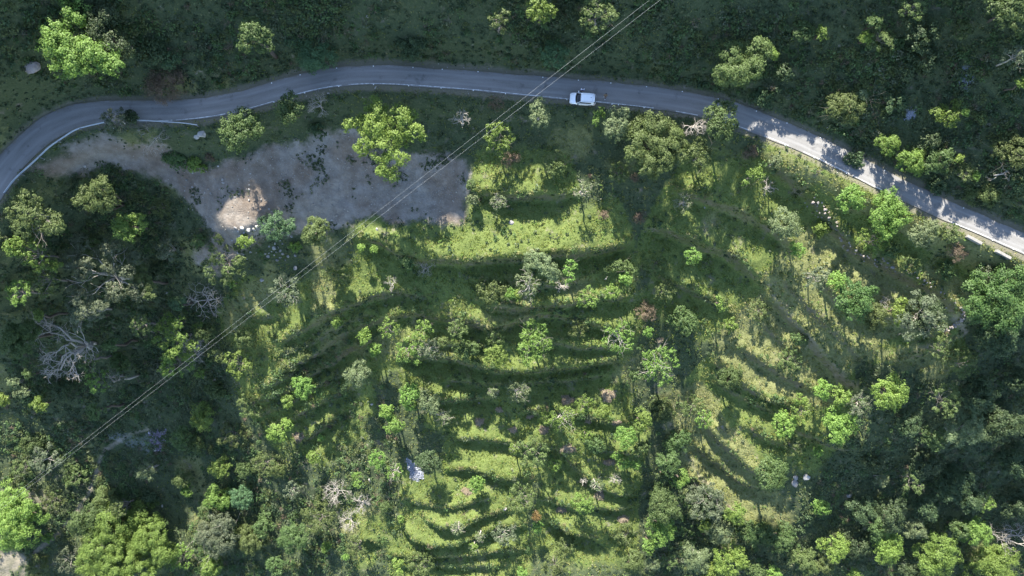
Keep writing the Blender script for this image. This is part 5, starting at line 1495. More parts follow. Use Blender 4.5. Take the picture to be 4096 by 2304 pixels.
def d_herb(x, y):
    s, p = bare_here(x, y)
    return 0.5 * sstep(0.12, 0.5, fbm(x, y, 3.5, 650, 3)) * (1 - s) * (1 - p) * off_road(x, y, 1.9, 2.6)
x, y, z, rs = scatter(20000, 4, d_herb)
clumps('undergrowth', 'fresh green low herbs growing in patches', x, y, z, rs, LEAF['mid'], 0.30, 0.26, 0.7, 9, tone(x, y, 3, 560))
def d_lush(x, y):
    s, p = bare_here(x, y)
    return 0.8 * bil(M_MEADOW, x, y) * sstep(-0.25, 0.45, fbm(x, y, 1.8, 655, 3)) * (1 - s) * (1 - p) * off_road(x, y, 1.9, 2.6) * (1 - 0.6 * bil(M_DRY, x, y))
x, y, z, rs = scatter(34000, 14, d_lush)
clumps('undergrowth', 'bright yellow green weeds tufting the meadow terraces', x, y, z, rs, LEAF['bright'], 0.20, 0.22, 0.6, 7, tone(x, y, 5, 565))
def d_weed(x, y):
    s, p = bare_here(x, y)
    return bil(M_SCREE, x, y) * sstep(0.10, 0.5, fbm(x, y, 2.6, 670, 4)) * 0.6 * (1 - sstep(0.0, 1.0, bil(M_PALE, x, y)))
x, y, z, rs = scatter(52000, 5, d_weed, (-78, 8, -6, 28))
clumps('weeds', 'dark weeds dotted over the bare scree', x, y, z, rs, UNDER, 0.20, 0.22, 0.6, 7, tone(x, y, 3, 580))

# scrubby growth hanging on terrace lips, spurs and gully sides
M_SCRUB = mask_poly([(570, 960), (700, 900), (830, 900), (960, 1000), (1020, 1150), (1010, 1300), (900, 1460), (420, 1460), (560, 1240), (520, 1080)], 8, 2.5)
M_SCRUB = np.maximum(M_SCRUB, 0.8 * mask_poly([(-20, 1080), (200, 1060), (330, 1150), (250, 1300), (-20, 1330)], 6, 2.5))
BANDW = blur(np.clip(np.roll(band, 2, 0) + band, 0, 1), 1)
def d_scrub(x, y):
    s, p = bare_here(x, y)
    g = 0.04 + 0.40 * bil(BANDW, x, y) + 0.5 * bil(M_SCRUB, x, y) + 0.85 * bil(M_UP, x, y) + 0.75 * bil(M_LEFT, x, y) + 0.35 * bil(M_GULLY, x, y)
    pat = sstep(-0.4, 0.4, fbm(x, y, 4.0, 710, 4))
    return np.clip(g, 0, 1) * pat * (1 - s) * (1 - p) * off_road(x, y, 2.4, 3.4) * (1 - 0.75 * np.clip(bil(M_MEADOW, x, y) - bil(BANDW, x, y), 0, 1)) * (1 - 0.85 * bil(M_DRY, x, y) * (1 - bil(M_SCRUB, x, y)) * (y < 20))
for k_, (mt, sz, asp_, nn_, lb_) in enumerate((('mid', 0.30, 0.6, 4200, 'mid green scrub on lips and slopes'), ('olive', 0.36, 0.35, 4200, 'olive scrub on lips and slopes'), ('dark', 0.30, 0.65, 3600, 'dark green scrub on lips and slopes'), ('silver', 0.26, 0.7, 2200, 'grey green scrub on lips and slopes'), ('brown', 0.40, 0.14, 1100, 'brown dry scrub on lips and slopes'))):
    x, y, z, rs = scatter(nn_ * 5, 40 + k_, d_scrub)
    clumps('undergrowth', lb_, x, y, z, rs, LEAF[mt], 0.62, sz, asp_, 30, tone(x, y, 3, 720 + k_))

# ragged growth along every terrace lip
lx, ly = [], []
rs = np.random.RandomState(77)
for q, h in LIPS_W:
    r_ = resample(q, 0.22)
    t = np.gradient(r_, axis=0); t /= np.hypot(t[:, 0], t[:, 1])[:, None] + 1e-9
    nn = np.stack([t[:, 1], -t[:, 0]], 1)
    off_ = -0.8 * fbm(r_[:, 0], r_[:, 1], 6.0, 3, 3) + rs.normal(size=len(r_)) * 0.35 - 0.25
    keep = (rs.random_sample(len(r_)) < 0.5) & (fbm(r_[:, 0], r_[:, 1], 3.0, 88, 2) > -0.3)
    lx.append((r_[:, 0] + nn[:, 0] * off_)[keep]); ly.append((r_[:, 1] + nn[:, 1] * off_)[keep])
lx = np.concatenate(lx); ly = np.concatenate(ly); pick = rs.random_sample(len(lx))
for lo, hi, mt, sz, asp_, lb_ in ((0, .35, LEAF['olive'], 0.30, 0.35, 'olive tussocks along the terrace lips'), (.35, .6, LEAF['mid'], 0.26, 0.6, 'green growth along the terrace lips'), (.6, 1.0, DRYG, 0.40, 0.2, 'pale dry tussocks along the terrace lips')):
    m = (pick >= lo) & (pick < hi)
    clumps('undergrowth', lb_, lx[m], ly[m], hgt(lx[m], ly[m]), rs, mt, 0.30, sz, asp_, 12, tone(lx[m], ly[m], 3, 730))

# loose stones on the scree and in the gullies
M_GRAVEL = plain_mat('grey_stone', (0.27, 0.25, 0.22), 0.9, 0, 0.25, 1.5)
def d_grav(x, y):
    return np.clip(bil(M_SCREE, x, y) * (0.25 + 0.9 * sstep(-0.2, 0.4, fbm(x, y, 5, 690, 3))) + 0.05 * sstep(0.3, 0.5, fbm(x, y, 6, 695, 3)) + 0.25 * (1 - sstep(1.7, 2.4, np.abs(bil(RSD, x, y)))) * sstep(1.5, 1.7, np.abs(bil(RSD, x, y))), 0, 1)
x, y, z, rs = scatter(60000, 6, d_grav, (-90, 60, -50, 40))
n = len(x); r = 0.05 + 0.11 * rs.random_sample(n) ** 3
base = np.array([(1, 0, 0), (0, 1, 0), (-1, 0, 0), (0, -1, 0), (0, 0, 1), (0, 0, -1)], float)
fo = np.array([(0, 1, 4), (1, 2, 4), (2, 3, 4), (3, 0, 4), (1, 0, 5), (2, 1, 5), (3, 2, 5), (0, 3, 5)])
a = rs.uniform(0, 6.28, n); ca, sa = np.cos(a), np.sin(a)
B = base[None] * r[:, None, None] * rs.uniform(0.6, 1.4, (n, 6, 1)) * np.array([1, 1, 0.6])
V = np.stack([B[:, :, 0] * ca[:, None] - B[:, :, 1] * sa[:, None], B[:, :, 0] * sa[:, None] + B[:, :, 1] * ca[:, None], B[:, :, 2]], -1)
V = V + np.stack([x, y, z + 0.02], -1)[:, None, :]
F = (np.arange(n)[:, None, None] * 6 + fo[None]).reshape(-1, 3)
tag(mesh_np('gravel', V.reshape(-1, 3), F, M_GRAVEL), 'loose pale stones strewn on the scree', kind='stuff')

# ------------------------------------------------------------------ rocks
def rock_mesh(name, mat, seed, flat=0.6, sub=1, ang=0.35):
    rs = np.random.RandomState(seed)
    bm = bmesh.new()
    bmesh.ops.create_icosphere(bm, subdivisions=sub, radius=1.0)
    cuts = [unit(rs.normal(size=3)) for _ in range(7)]
    lim = [0.55 + 0.3 * rs.random_sample() for _ in cuts]
    for v in bm.verts:
        p = np.array(v.co)
        for c, l in zip(cuts, lim):
            d = float(np.dot(p, c))
            if d > l: p = p - c * (d - l)
        p = p * (1 + ang * 0.3 * (rs.random_sample() - 0.5))
        p[2] *= flat
        v.co = p
    me = bpy.data.meshes.new(name); bm.to_mesh(me); bm.free(); me.materials.append(mat)
    return me
M_ROCKP = plain_mat('pale_limestone', (0.30, 0.285, 0.26), 0.9, 0, 0.3, 1.8, 0.2, 0.4)
M_ROCKG = plain_mat('grey_rock', (0.21, 0.20, 0.19), 0.92, 0, 0.3, 1.6, 0.2, 0.4)
M_ROCKB = plain_mat('brown_rock', (0.25, 0.215, 0.19), 0.92, 0, 0.25, 1.6, 0.2, 0.4)
ROCKP = [rock_mesh('rock', M_ROCKP, 900 + i, 0.5 + 0.06 * i, 2) for i in range(4)]
ROCKG = [rock_mesh('rock', M_ROCKG, 920 + i, 0.5 + 0.06 * i, 2) for i in range(3)]
ROCKB = [rock_mesh('rock', M_ROCKB, 940 + i, 0.55, 2) for i in range(2)]
STONES = [rock_mesh('stone', M_ROCKB if i % 3 else M_ROCKG, 960 + i, 0.55, 1) for i in range(6)]
def rock(px, py, rpx, me, label, group=None, name='rock', cat='rock', sq=1.0, sink=0.25, rz=None):
    x, y, z = on_ground(ZG, px, py, 0.2)
    s = rpx * (CAM_H - z) / FPX
    o = bpy.data.objects.new(name, me); COL.objects.link(o)
    o.location = (x, y, z + s * (0.4 - sink)); o.scale = (s, s * sq, s)
    o.rotation_euler = (PYR.uniform(-.2, .2), PYR.uniform(-.2, .2), PYR.uniform(0, 6.28) if rz is None else rz)
    tag(o, label, cat, group)
    return o
rock(127, 268, 36, ROCKB[0], 'large rounded brown boulder on the shaded slope above the left bend', name='boulder', cat='boulder')
rock(262, 13, 15, ROCKP[0], 'pale boulder at the top edge beside the tallest tree', name='boulder', cat='boulder')
rock(808, 536, 22, ROCKP[1], 'pointed pale boulder beneath the guardrail end', name='boulder', cat='boulder', sq=0.8)
rock(785, 545, 12, ROCKP[2], 'smaller pale boulder leaning on the pointed one under the guardrail end', name='boulder', cat='boulder')
rock(1363, 25, 6, ROCKP[2], 'flat whitish stone high above the road near the top edge')
rock(1468, 64, 6, ROCKP[3], 'whitish stone on the slope just below the other one near the top edge')
rock(1501, 350, 8, ROCKP[0], 'white flat stone on the verge above the big star shaped tree', sq=0.5)
rock(1312, 372, 6, ROCKP[1], 'small pale stone on the verge near the leafless roadside tree')
rock(3226, 1907, 18, ROCKP[1], 'white boulder in the sun beside the round solid green tree', name='boulder', cat='boulder', sq=0.8)
rock(3181, 1933, 19, ROCKG[0], 'grey boulder in shade next to the white one', name='boulder', cat='boulder', sq=0.8)
rock(3184, 1912, 11, ROCKG[1], 'small grey boulder between the white and the grey boulder', name='boulder', cat='boulder')
rock(3398, 1981, 12, ROCKG[2], 'grey rock on the dim grass right of the white boulder')
rock(617, 1799, 9, ROCKP[0], 'white stone at the foot of the purplish stony patch', sq=0.7)
rock(648, 2024, 8, ROCKP[2], 'small white stone above the enormous soft green tree', sq=0.5)
rock(1048, 1120, 10, ROCKP[3], 'pale yellow stone on the dry grass bank')
rock(1180, 1072, 10, ROCKG[1], 'grey boulder on the slope below the rubble, close to the power lines', name='boulder', cat='boulder')
rock(1507, 916, 7, ROCKP[1], 'white stone on the grass at the scree edge by the power lines')
rock(1326, 880, 6, ROCKP[2], 'pale stone on the scree above the dense olive tree')
rock(2046, 890, 11, ROCKG[0], 'dark grey boulder on the long lit terrace', name='boulder', cat='boulder')
rock(2020, 2036, 9, ROCKG[2], 'grey stone on the lip of the curved terrace')
rock(668, 1172, 8, ROCKP[0], 'white stone in the gully above the leafless grey tree')
rock(1486, 1617, 6, ROCKP[3], 'pale stone at the foot of the pale tree with bare boughs')
rock(1478, 1920, 9, ROCKG[1], 'light grey stone right of the fresh green sapling on the bare slope', sq=0.6)
rock(2820, 830, 5, ROCKP[1], 'little white stone on the upper sunlit strips')
rock(505, 1220, 6, ROCKP[2], 'little pale stone below the smaller silver tree')
rock(336, 665, 6, ROCKP[3], 'small pale stone on the bank below the guardrail')
rock(1915, 1612, 6, ROCKP[0], 'small white stone on the dark upper lawn terrace', sq=0.4)
# broken slabs and rubble below the scree
RUB = [(968, 913), (992, 918), (975, 930), (1012, 915), (1025, 905), (950, 925), (1000, 935), (962, 945), (985, 945), (1030, 885), (1018, 920), (940, 912), (1085, 845), (1075, 835), (925, 960), (990, 960),
       (1000, 1008), (952, 1010), (970, 1012), (962, 1030), (1075, 985), (1095, 990), (1110, 990), (1085, 1005), (1105, 1008), (1065, 995), (1120, 1002), (1128, 975), (1060, 1015), (1070, 1025), (1095, 1020), (1130, 1015), (1120, 1030), (1108, 1040), (1140, 1040), (1075, 1012), (1150, 1025), (1098, 975), (1118, 962), (1180, 1022), (985, 1035), (1165, 945), (1152, 938)]
for i, p in enumerate(RUB):
    rock(p[0], p[1], (5 + 6 * PYR.random() ** 2) * (1.35 if i < 9 else 1.0), (ROCKP + ROCKG)[i % 7] if i > 9 else ROCKP[i % 4], 'angular broken rock in the rubble below the scree', 'broken rocks below the scree', name='broken_rock', sq=PYR.uniform(0.5, 0.9))
# pale boulders on the upper left of the scree
for i in range(26):
    px = PYR.uniform(700, 1050); py = PYR.uniform(660, 800)
    rock(px, py, PYR.uniform(2.5, 5), ROCKP[i % 4], 'loose pale stone lying on the bare scree', 'loose stones on the scree', name='scree_stone', cat='stone')

# ------------------------------------------------------------------ dry stone wall along the right terraces
WALL = [(3255, 795), (3310, 860), (3365, 915), (3430, 990), (3480, 1030), (3560, 1055), (3620, 1080), (3700, 1110), (3760, 1150), (3800, 1190), (3825, 1230)]
q = np.array([on_ground(ZG, a, b, 0.8)[:2] for a, b in WALL]); q = smooth_line(resample(q, 0.5), 3)
wx, wy = q[0]; wroot = empty('stone_wall', (wx, wy, float(hgt(wx, wy))))
tag(wroot, 'rough dry stone wall holding the terrace below the parapet blocks', 'stone wall')
rz0 = np.array(wroot.location); cnt = 0
for i in range(len(q) - 1):
    t = q[i + 1] - q[i]; t /= np.hypot(*t); nrm = np.array([t[1], -t[0]])
    for lv in range(4):
        if cnt >= 295: break
        if PYR.random() < 0.22: continue
        x, y = q[i] + nrm * (0.30 - 0.12 * lv + PYR.uniform(-.55, .6)) + t * PYR.uniform(-.15, .15)
        o = bpy.data.objects.new('stone', STONES[PYR.randrange(6)]); COL.objects.link(o); o.parent = wroot
        top = float(hgt(*(q[i] - nrm * 0.9))); bot = float(hgt(*(q[i] + nrm * 1.2)))
        zz = bot + (max(top - bot, 1.1) + 0.3) * (lv + 0.4) / 4
        s = PYR.uniform(0.10, 0.20) + 0.16 * PYR.random() ** 3
        o.location = (x - rz0[0], y - rz0[1], zz - rz0[2]); o.scale = (s * 1.25, s, s * 1.1); o.rotation_euler = (PYR.uniform(-.3, .3), PYR.uniform(-.3, .3), PYR.uniform(0, 6.28)); cnt += 1
# shorter tumbled wall by the footpath bend
WALL2 = [(3790, 1320), (3840, 1290), (3860, 1250), (3850, 1235)]
q = np.array([on_ground(ZG, a, b, 0.4)[:2] for a, b in WALL2]); q = resample(q, 0.4)
wroot = empty('stone_wall', (q[0][0], q[0][1], float(hgt(*q[0])))); tag(wroot, 'short tumbled stone wall by the path beneath the huge dome tree', 'stone wall'); rz0 = np.array(wroot.location)
for i in range(len(q)):
    for lv in range(3):
        x, y = q[i] + np.array([PYR.uniform(-.3, .3), PYR.uniform(-.3, .3)])
        o = bpy.data.objects.new('stone', STONES[PYR.randrange(6)]); COL.objects.link(o); o.parent = wroot
        s = PYR.uniform(0.15, 0.3); o.location = (x - rz0[0], y - rz0[1], float(hgt(x, y)) + 0.22 * lv - rz0[2]); o.scale = (s * 1.2, s, s); o.rotation_euler = (0.2, 0, PYR.uniform(0, 6.28))

# ------------------------------------------------------------------ straw heaps, ash heap, stony patch
M_STRAW = leaf_mat('dry_straw', (0.15, 0.118, 0.078), (0.24, 0.19, 0.125), 0.15, 0.0, (0.33, 0.27, 0.19))
def mound(px, py, rpx, sq, mat, name, label, cat, group=None, h=0.35, dens=1.0, L=0.55, asp=0.07, rz=0.0):
    x, y, z = on_ground(ZG, px, py, 0.15); r = rpx * (CAM_H - z) / FPX
    rs = np.random.RandomState(int(px * 3 + py)); n = int(620 * dens * max(r, .5) ** 2 * sq)
    ru = np.sqrt(rs.random_sample(n)) ; a = rs.uniform(0, 6.283, n)
    ru = ru * (1 + 0.25 * np.sin(3 * a + px) + 0.15 * np.sin(7 * a + py))
    u = np.cos(a) * ru * r; v = np.sin(a) * ru * r * sq
    X = u * math.cos(rz) - v * math.sin(rz); Y = u * math.sin(rz) + v * math.cos(rz)
    Z = hgt(x + X, y + Y) - z + h * np.clip(1 - ru ** 2, 0, 1) * rs.uniform(0.5, 1.1, n) + 0.03
    d = rs.uniform(0, 6.283, n); l = L * rs.uniform(0.4, 1.1, n) * 0.5; w = np.maximum(l * asp * 2, 0.02); til = rs.normal(size=n) * 0.25
    D = np.stack([np.cos(d) * l, np.sin(d) * l, til * l], 1); Wd = np.stack([-np.sin(d) * w, np.cos(d) * w, rs.normal(size=n) * w * 0.4], 1)
    P = np.stack([X, Y, Z], 1)
    V = np.stack([P - D - Wd, P + D - Wd, P + D + Wd, P - D + Wd], 1).reshape(-1, 3)
    o = mesh_np(name, V, np.arange(n * 4).reshape(-1, 4), mat, attrs={'tint': np.repeat(np.clip(rs.normal(0.5, 0.25, n), 0, 1), 4)})
    o.location = (x, y, z); tag(o, label, cat, group)
    return o
HAY = [(2432, 1581, 30, 0.8, 'largest pinkish straw heap on the grass, near the upper bright gully tree'), (2175, 1721, 18, 0.9, 'round straw heap on the lawn terrace below the tufted tree'), (2053, 1721, 16, 0.7, 'low straw heap at the middle of the lawn terrace'),
       (2464, 1692, 17, 0.8, 'straw heap right of the forked tree shadow'), (2247, 2037, 18, 0.9, 'straw heap left of the bushy tree with the dark shadow'), (2493, 2077, 24, 0.6, 'wide straw heap on the lowest lit terrace'),
       (2271, 1796, 30, 0.6, 'shaded striped straw heap under the lopped tree shadow'), (2398, 1981, 18, 1.0, 'straw heap crossed by the white tipped tree shadow'), (2353, 1684, 11, 0.9, 'smallest straw heap, left of the forked shadow'),
       (1872, 1965, 24, 0.6, 'long straw heap below the bright rounded tree'), (1917, 1688, 16, 0.9, 'straw heap at the left end of the lawn terrace'), (1194, 1748, 22, 0.9, 'brown straw heap beneath the leaning yellow green tree'),
       (2437, 1850, 26, 0.45, 'narrow straw heap beside the wide two part bright tree'), (1995, 1640, 14, 0.7, 'small straw heap at the shaded upper rim of the lawn terrace'), (2120, 1665, 14, 0.6, 'half shaded straw heap right of the lawn rim'),
       (2638, 1362, 14, 0.8, 'little straw heap on the slope right of the ring tufted lopped tree'), (2270, 1600, 26, 0.6, 'greyish straw heap in the shade left of the largest one')]
for a, b, r, sq, lab in HAY:
    mound(a, b, r, sq, M_STRAW, 'straw_heap', lab, 'straw heap', 'straw heaps on the terraces')
M_ASHM = leaf_mat('pale_ash', (0.08, 0.085, 0.10), (0.25, 0.265, 0.30), 0.0, 0.0, (0.44, 0.46, 0.50))
mound(1660, 1886, 44, 0.6, M_ASHM, 'ash_heap', 'bluish white heap of ash next to the dark green tree', 'ash heap', h=0.2, dens=1.0, L=0.4, asp=0.3, rz=math.radians(118))
M_BURNT = leaf_mat('burnt_twigs', (0.06, 0.05, 0.06), (0.16, 0.13, 0.16), 0.0, 0.0, (0.34, 0.32, 0.36))
mound(632, 1758, 55, 0.55, M_BURNT, 'twig_heap', 'dark purplish heap of stones and twigs on the lower left slope', 'twig heap', h=0.25, dens=0.45, L=0.4, asp=0.35, rz=math.radians(65))
M_FADED = leaf_mat('faded_grass', (0.22, 0.23, 0.27), (0.36, 0.38, 0.46), 0.0, 0.0, (0.52, 0.54, 0.62))
mound(3868, 305, 46, 0.7, M_FADED, 'burnt_patch', 'upper pale blue burnt patch of grass above the road', 'burnt patch', h=0.12, dens=0.35, L=0.35, asp=0.08, rz=math.radians(100))
mound(3645, 456, 24, 0.7, M_FADED, 'burnt_patch', 'lower pale blue burnt patch of grass above the road', 'burnt patch', h=0.12, dens=0.6, L=0.35, asp=0.08, rz=math.radians(70))

# fallen bough above the road
x, y, z = on_ground(ZG, 4020, 688, 0.3); root = empty('fallen_branch', (x, y, z)); tag(root, 'pale fallen branch tangled on the slope above the sunlit road', 'branch')
rs = np.random.RandomState(5); mb = MB(); limb(mb, (-1.6, -0.5, 0.2), (1.5, 0.4, 0.3), 0.10, 0.06, rs)
mb.build('bough', M_BARKP, root, True); mb = MB()
for t in range(5): bare_branches(mb, (-1 + 0.5 * t, -0.25 + 0.15 * t, 0.25), (-0.6 + 0.3 * t, 1 if t % 2 else -1, 0.3), 1.0, 0.05, 2, rs)
mb.build('twigs', M_BARKP, root, True)
# pale stump left standing on the middle terrace
x, y, z = on_ground(ZG, 2420, 1117, 0.5); root = empty('tree_stump', (x, y, z)); tag(root, 'slim whitish stump standing on the shaded middle terrace', 'stump')
mb = MB(); limb(mb, (0, 0, -0.2), (0.1, 0.1, 1.0), 0.11, 0.08, rs); mb.build('trunk', M_BARKP, root, True)
mb = MB(); limb(mb, (0.1, 0.1, 0.9), (0.3, 0.35, 1.5), 0.05, 0.02, rs); mb.build('branch', M_BARKP, root, True)

# ------------------------------------------------------------------ parked car
def car_paint():
    m, nt, out = new_mat('white_car_paint')
    p = N(nt, 'ShaderNodeBsdfPrincipled')
    c = ramp_n(nt, noise_n(nt, 1.5), [(0.3, (0.76, 0.77, 0.77)), (0.7, (0.82, 0.82, 0.82))])
    nt.links.new(c, p.inputs['Base Color']); p.inputs['Roughness'].default_value = 0.25; p.inputs['Coat Weight'].default_value = 0.5
    nt.links.new(p.outputs[0], out.inputs[0]); return m
M_CARW = car_paint()
M_GLASS = plain_mat('dark_car_glass', (0.012, 0.014, 0.016), 0.06, 0, 0.1, 2, 0.5)
M_BLK = plain_mat('black_plastic', (0.02, 0.02, 0.02), 0.6)
M_TYRE = plain_mat('tyre_rubber', (0.025, 0.025, 0.025), 0.85)
M_ALLOY = plain_mat('alloy_rim', (0.45, 0.46, 0.47), 0.35, 0.8)
M_LAMP = plain_mat('headlight_lens', (0.35, 0.37, 0.40), 0.1, 0, 0.05)
M_RED = plain_mat('tail_lamp_red', (0.30, 0.02, 0.02), 0.2)
M_SEAT = plain_mat('seat_fabric', (0.30, 0.29, 0.27), 0.8)

def build_car(loc, rz):
    root = empty('parked_car', loc, rz)
    tag(root, 'white compact car parked on the road edge with dark windscreen', 'car')
    # stations along x (front is -x): half width, sill z, belt z
    ST = [(-1.985, 0.56, 0.42, 0.66), (-1.93, 0.70, 0.30, 0.80), (-1.78, 0.81, 0.24, 0.90), (-1.5, 0.865, 0.22, 0.965), (-1.05, 0.88, 0.22, 1.02), (-0.6, 0.885, 0.22, 1.04), (0.2, 0.885, 0.22, 1.05), (1.0, 0.885, 0.22, 1.07), (1.5, 0.87, 0.24, 1.08), (1.82, 0.82, 0.30, 1.05), (1.95, 0.74, 0.36, 0.98), (2.0, 0.62, 0.44, 0.82)]
    vs, fs = [], []
    for (x, w, z0, z1) in ST:
        h = z1 - z0
        half = [(0.0, z0), (w * 0.90, z0), (w * 0.985, z0 + 0.12 * h), (w, z0 + 0.45 * h), (w * 0.985, z0 + 0.78 * h), (w * 0.94, z0 + 0.93 * h), (w * 0.86, z1), (w * 0.5, z1 + 0.035), (0.0, z1 + 0.045)]
        ring = half + [(-a, b) for a, b in half[-2:0:-1]]
        vs += [(x, a, b) for a, b in ring]
    R = len(ring)
    for i in range(len(ST) - 1):
        for k in range(R):
            k2 = (k + 1) % R
            fs.append((i * R + k, i * R + k2, (i + 1) * R + k2, (i + 1) * R + k))
    fs.append(tuple(range(R))); fs.append(tuple((len(ST) - 1) * R + k for k in range(R - 1, -1, -1)))
    mb = MB(); mb.add(vs, fs); body = mb.build('body', M_CARW, root, True)
    # roof with rounded edges
    def sheet(rows, thick=0.05):
        n = len(rows[0]); v = [p for r in rows for p in r] + [(p[0], p[1], p[2] - thick) for r in rows for p in r]; f = []; o = len(rows) * n
        for i in range(len(rows) - 1):
            for k in range(n - 1):
                a = i * n + k
                f.append((a, a + n, a + n + 1, a + 1)); f.append((o + a, o + a + 1, o + a + n + 1, o + a + n))
        b = [i for i in range(n)] + [i * n + n - 1 for i in range(1, len(rows))] + [(len(rows) - 1) * n + k for k in range(n - 2, -1, -1)] + [i * n for i in range(len(rows) - 2, 0, -1)]
        for i in range(len(b)):
            a, c = b[i], b[(i + 1) % len(b)]; f.append((a, c, o + c, o + a))
        m = MB(); m.add(v, f); return m
    rows = []
    for (x, w, z) in [(-0.36, 0.60, 1.515), (-0.25, 0.635, 1.55), (0.3, 0.66, 1.585), (1.0, 0.655, 1.575), (1.4, 0.635, 1.54), (1.56, 0.615, 1.505)]:
        rows.append([(x, w * a, z - 0.055 * abs(a) ** 4 - 0.015 * a * a) for a in (-1, -0.85, -0.5, 0, 0.5, 0.85, 1)])
    sheet(rows).build('roof', M_CARW, root, True)
    rows = [[(1.56, 0.60 * a, 1.515 - 0.03 * a * a) for a in (-1, -0.5, 0, 0.5, 1)], [(1.80, 0.57 * a, 1.47 - 0.03 * a * a) for a in (-1, -0.5, 0, 0.5, 1)]]
    sheet(rows, 0.03).build('spoiler', M_CARW, root, True)
    # windscreen, rear window, side windows
    def scr(x0, w0, z0, x1, w1, z1, bow):
        return [[(x0 + bow * (1 - a * a), w0 * a, z0 + 0.03 * (1 - a * a)) for a in (-1, -0.6, -0.2, 0.2, 0.6, 1)], [(x1 + bow * 0.5 * (1 - a * a), w1 * a, z1) for a in (-1, -0.6, -0.2, 0.2, 0.6, 1)]]
    sheet(scr(-1.02, 0.765, 1.04, -0.365, 0.615, 1.50, -0.13), 0.02).build('windscreen', M_GLASS, root, True)
    sheet(scr(1.90, 0.66, 1.09, 1.62, 0.60, 1.46, 0.06)[::-1], 0.02).build('rear_window', M_GLASS, root, True)
    for s in (-1, 1):
        P = [(-0.93, s * 0.80, 1.055), (0.15, s * 0.815, 1.065), (1.42, s * 0.795, 1.085), (1.30, s * 0.70, 1.36), (1.05, s * 0.675, 1.475), (0.15, s * 0.68, 1.49), (-0.33, s * 0.65, 1.46)]
        Q = [(a, b - s * 0.03, c) for a, b, c in P]; n = len(P)
        m = MB(); m.add(P + Q, [tuple(range(n)), tuple(range(2 * n - 1, n - 1, -1))] + [(i, (i + 1) % n, n + (i + 1) % n, n + i) for i in range(n)]); m.build('side_window', M_GLASS, root)
        m = MB(); m.tube([(-1.0, s * 0.79, 1.05), (-0.66, s * 0.725, 1.28), (-0.36, s * 0.645, 1.475), (0.3, s * 0.69, 1.515), (1.1, s * 0.68, 1.50), (1.5, s * 0.645, 1.45), (1.80, s * 0.68, 1.10)], [0.035, 0.035, 0.05, 0.05, 0.05, 0.07, 0.09], 6); m.build('pillar', M_CARW, root, True)
        m = MB(); P3 = [(1.36, s * 0.80, 1.08), (1.86, s * 0.74, 1.09), (1.60, s * 0.645, 1.45), (1.16, s * 0.685, 1.46)]; Q3 = [(a, b - s * 0.05, c) for a, b, c in P3]
        m.add(P3 + Q3, [(0, 1, 2, 3), (7, 6, 5, 4), (0, 1, 5, 4), (1, 2, 6, 5), (2, 3, 7, 6), (3, 0, 4, 7)]); m.build('rear_quarter', M_CARW, root)
        m = MB(); m.tube([(-0.1, s * 0.58, 1.595), (0.1, s * 0.59, 1.635), (1.1, s * 0.585, 1.625), (1.35, s * 0.57, 1.57)], 0.018, 6); m.build('roof_rail', M_ALLOY, root, True)
        m = MB(); m.box((-0.72, s * 1.0, 1.08), (0.16, 0.20, 0.14), bev=0.03); m.box((-0.72, s * 0.90, 1.05), (0.06, 0.08, 0.05)); m.build('wing_mirror', M_BLK if s < 0 else M_CARW, root)
        m = MB(); m.add([(-1.93, s * 0.50, 0.74), (-1.90, s * 0.74, 0.74), (-1.62, s * 0.862, 0.86), (-1.66, s * 0.80, 0.93), (-1.86, s * 0.62, 0.86), (-1.80, s * 0.60, 0.72)], [(0, 1, 2, 3, 4), (0, 4, 5), (1, 0, 5), (2, 1, 5), (3, 2, 5), (4, 3, 5)]); m.build('headlight', M_LAMP, root)
        m = MB(); m.add([(1.97, s * 0.55, 0.86), (1.90, s * 0.78, 0.86), (1.62, s * 0.875, 0.96), (1.66, s * 0.86, 1.02), (1.93, s * 0.70, 0.98), (1.80, s * 0.6, 0.85)], [(0, 1, 2, 3, 4), (0, 4, 5), (1, 0, 5), (2, 1, 5), (3, 2, 5), (4, 3, 5)]); m.build('tail_light', M_RED, root)
        for d0, d1 in ((-0.72, 0.18), (0.20, 1.05)):
            m = MB(); m.box(((d0 + d1) / 2, s * 0.884, 0.70), (d1 - d0, 0.012, 0.55), bev=0.004); dr = m.build('door', M_CARW, root)
            m = MB(); m.box((d1 - 0.14, s * 0.90, 0.90), (0.16, 0.03, 0.03)); m.build('handle', M_CARW, dr)
        for wx in (-1.27, 1.25):
            m = MB()
            arc = [(wx + 0.40 * math.cos(t), s * 0.893, 0.33 + 0.40 * math.sin(t)) for t in np.linspace(-0.15, math.pi + 0.15, 12)]
            m.tube(arc, 0.035, 5); m.build('wheel_arch', M_BLK, root, True)
            wh = empty('wheel', (wx, s * 0.80, 0.325), parent=root)
            m = MB(); prof = [(0.20, -0.10), (0.30, -0.11), (0.325, -0.07), (0.325, 0.07), (0.30, 0.11), (0.20, 0.10)]; n = 20; vs = []; fs = []
            for k in range(n):
                t = 2 * math.pi * k / n
                vs += [(r * math.cos(t), yy, r * math.sin(t)) for r, yy in prof]
            for k in range(n):
                for j in range(6): fs.append((k * 6 + j, k * 6 + (j + 1) % 6, ((k + 1) % n) * 6 + (j + 1) % 6, ((k + 1) % n) * 6 + j))
            m.add(vs, fs); m.build('tyre', M_TYRE, wh, True)
            m = MB(); m.tube([(0, -0.08, 0), (0, 0.08, 0)], 0.07, 8)
            for k in range(5):
                t = 2 * math.pi * k / 5; m.box((0.13 * math.cos(t), s * 0.07, 0.13 * math.sin(t)), (0.05, 0.03, 0.05)); m.tube([(0, s * 0.07, 0), (0.205 * math.cos(t), s * 0.06, 0.205 * math.sin(t))], 0.025, 5)
            m.build('rim', M_ALLOY, wh)
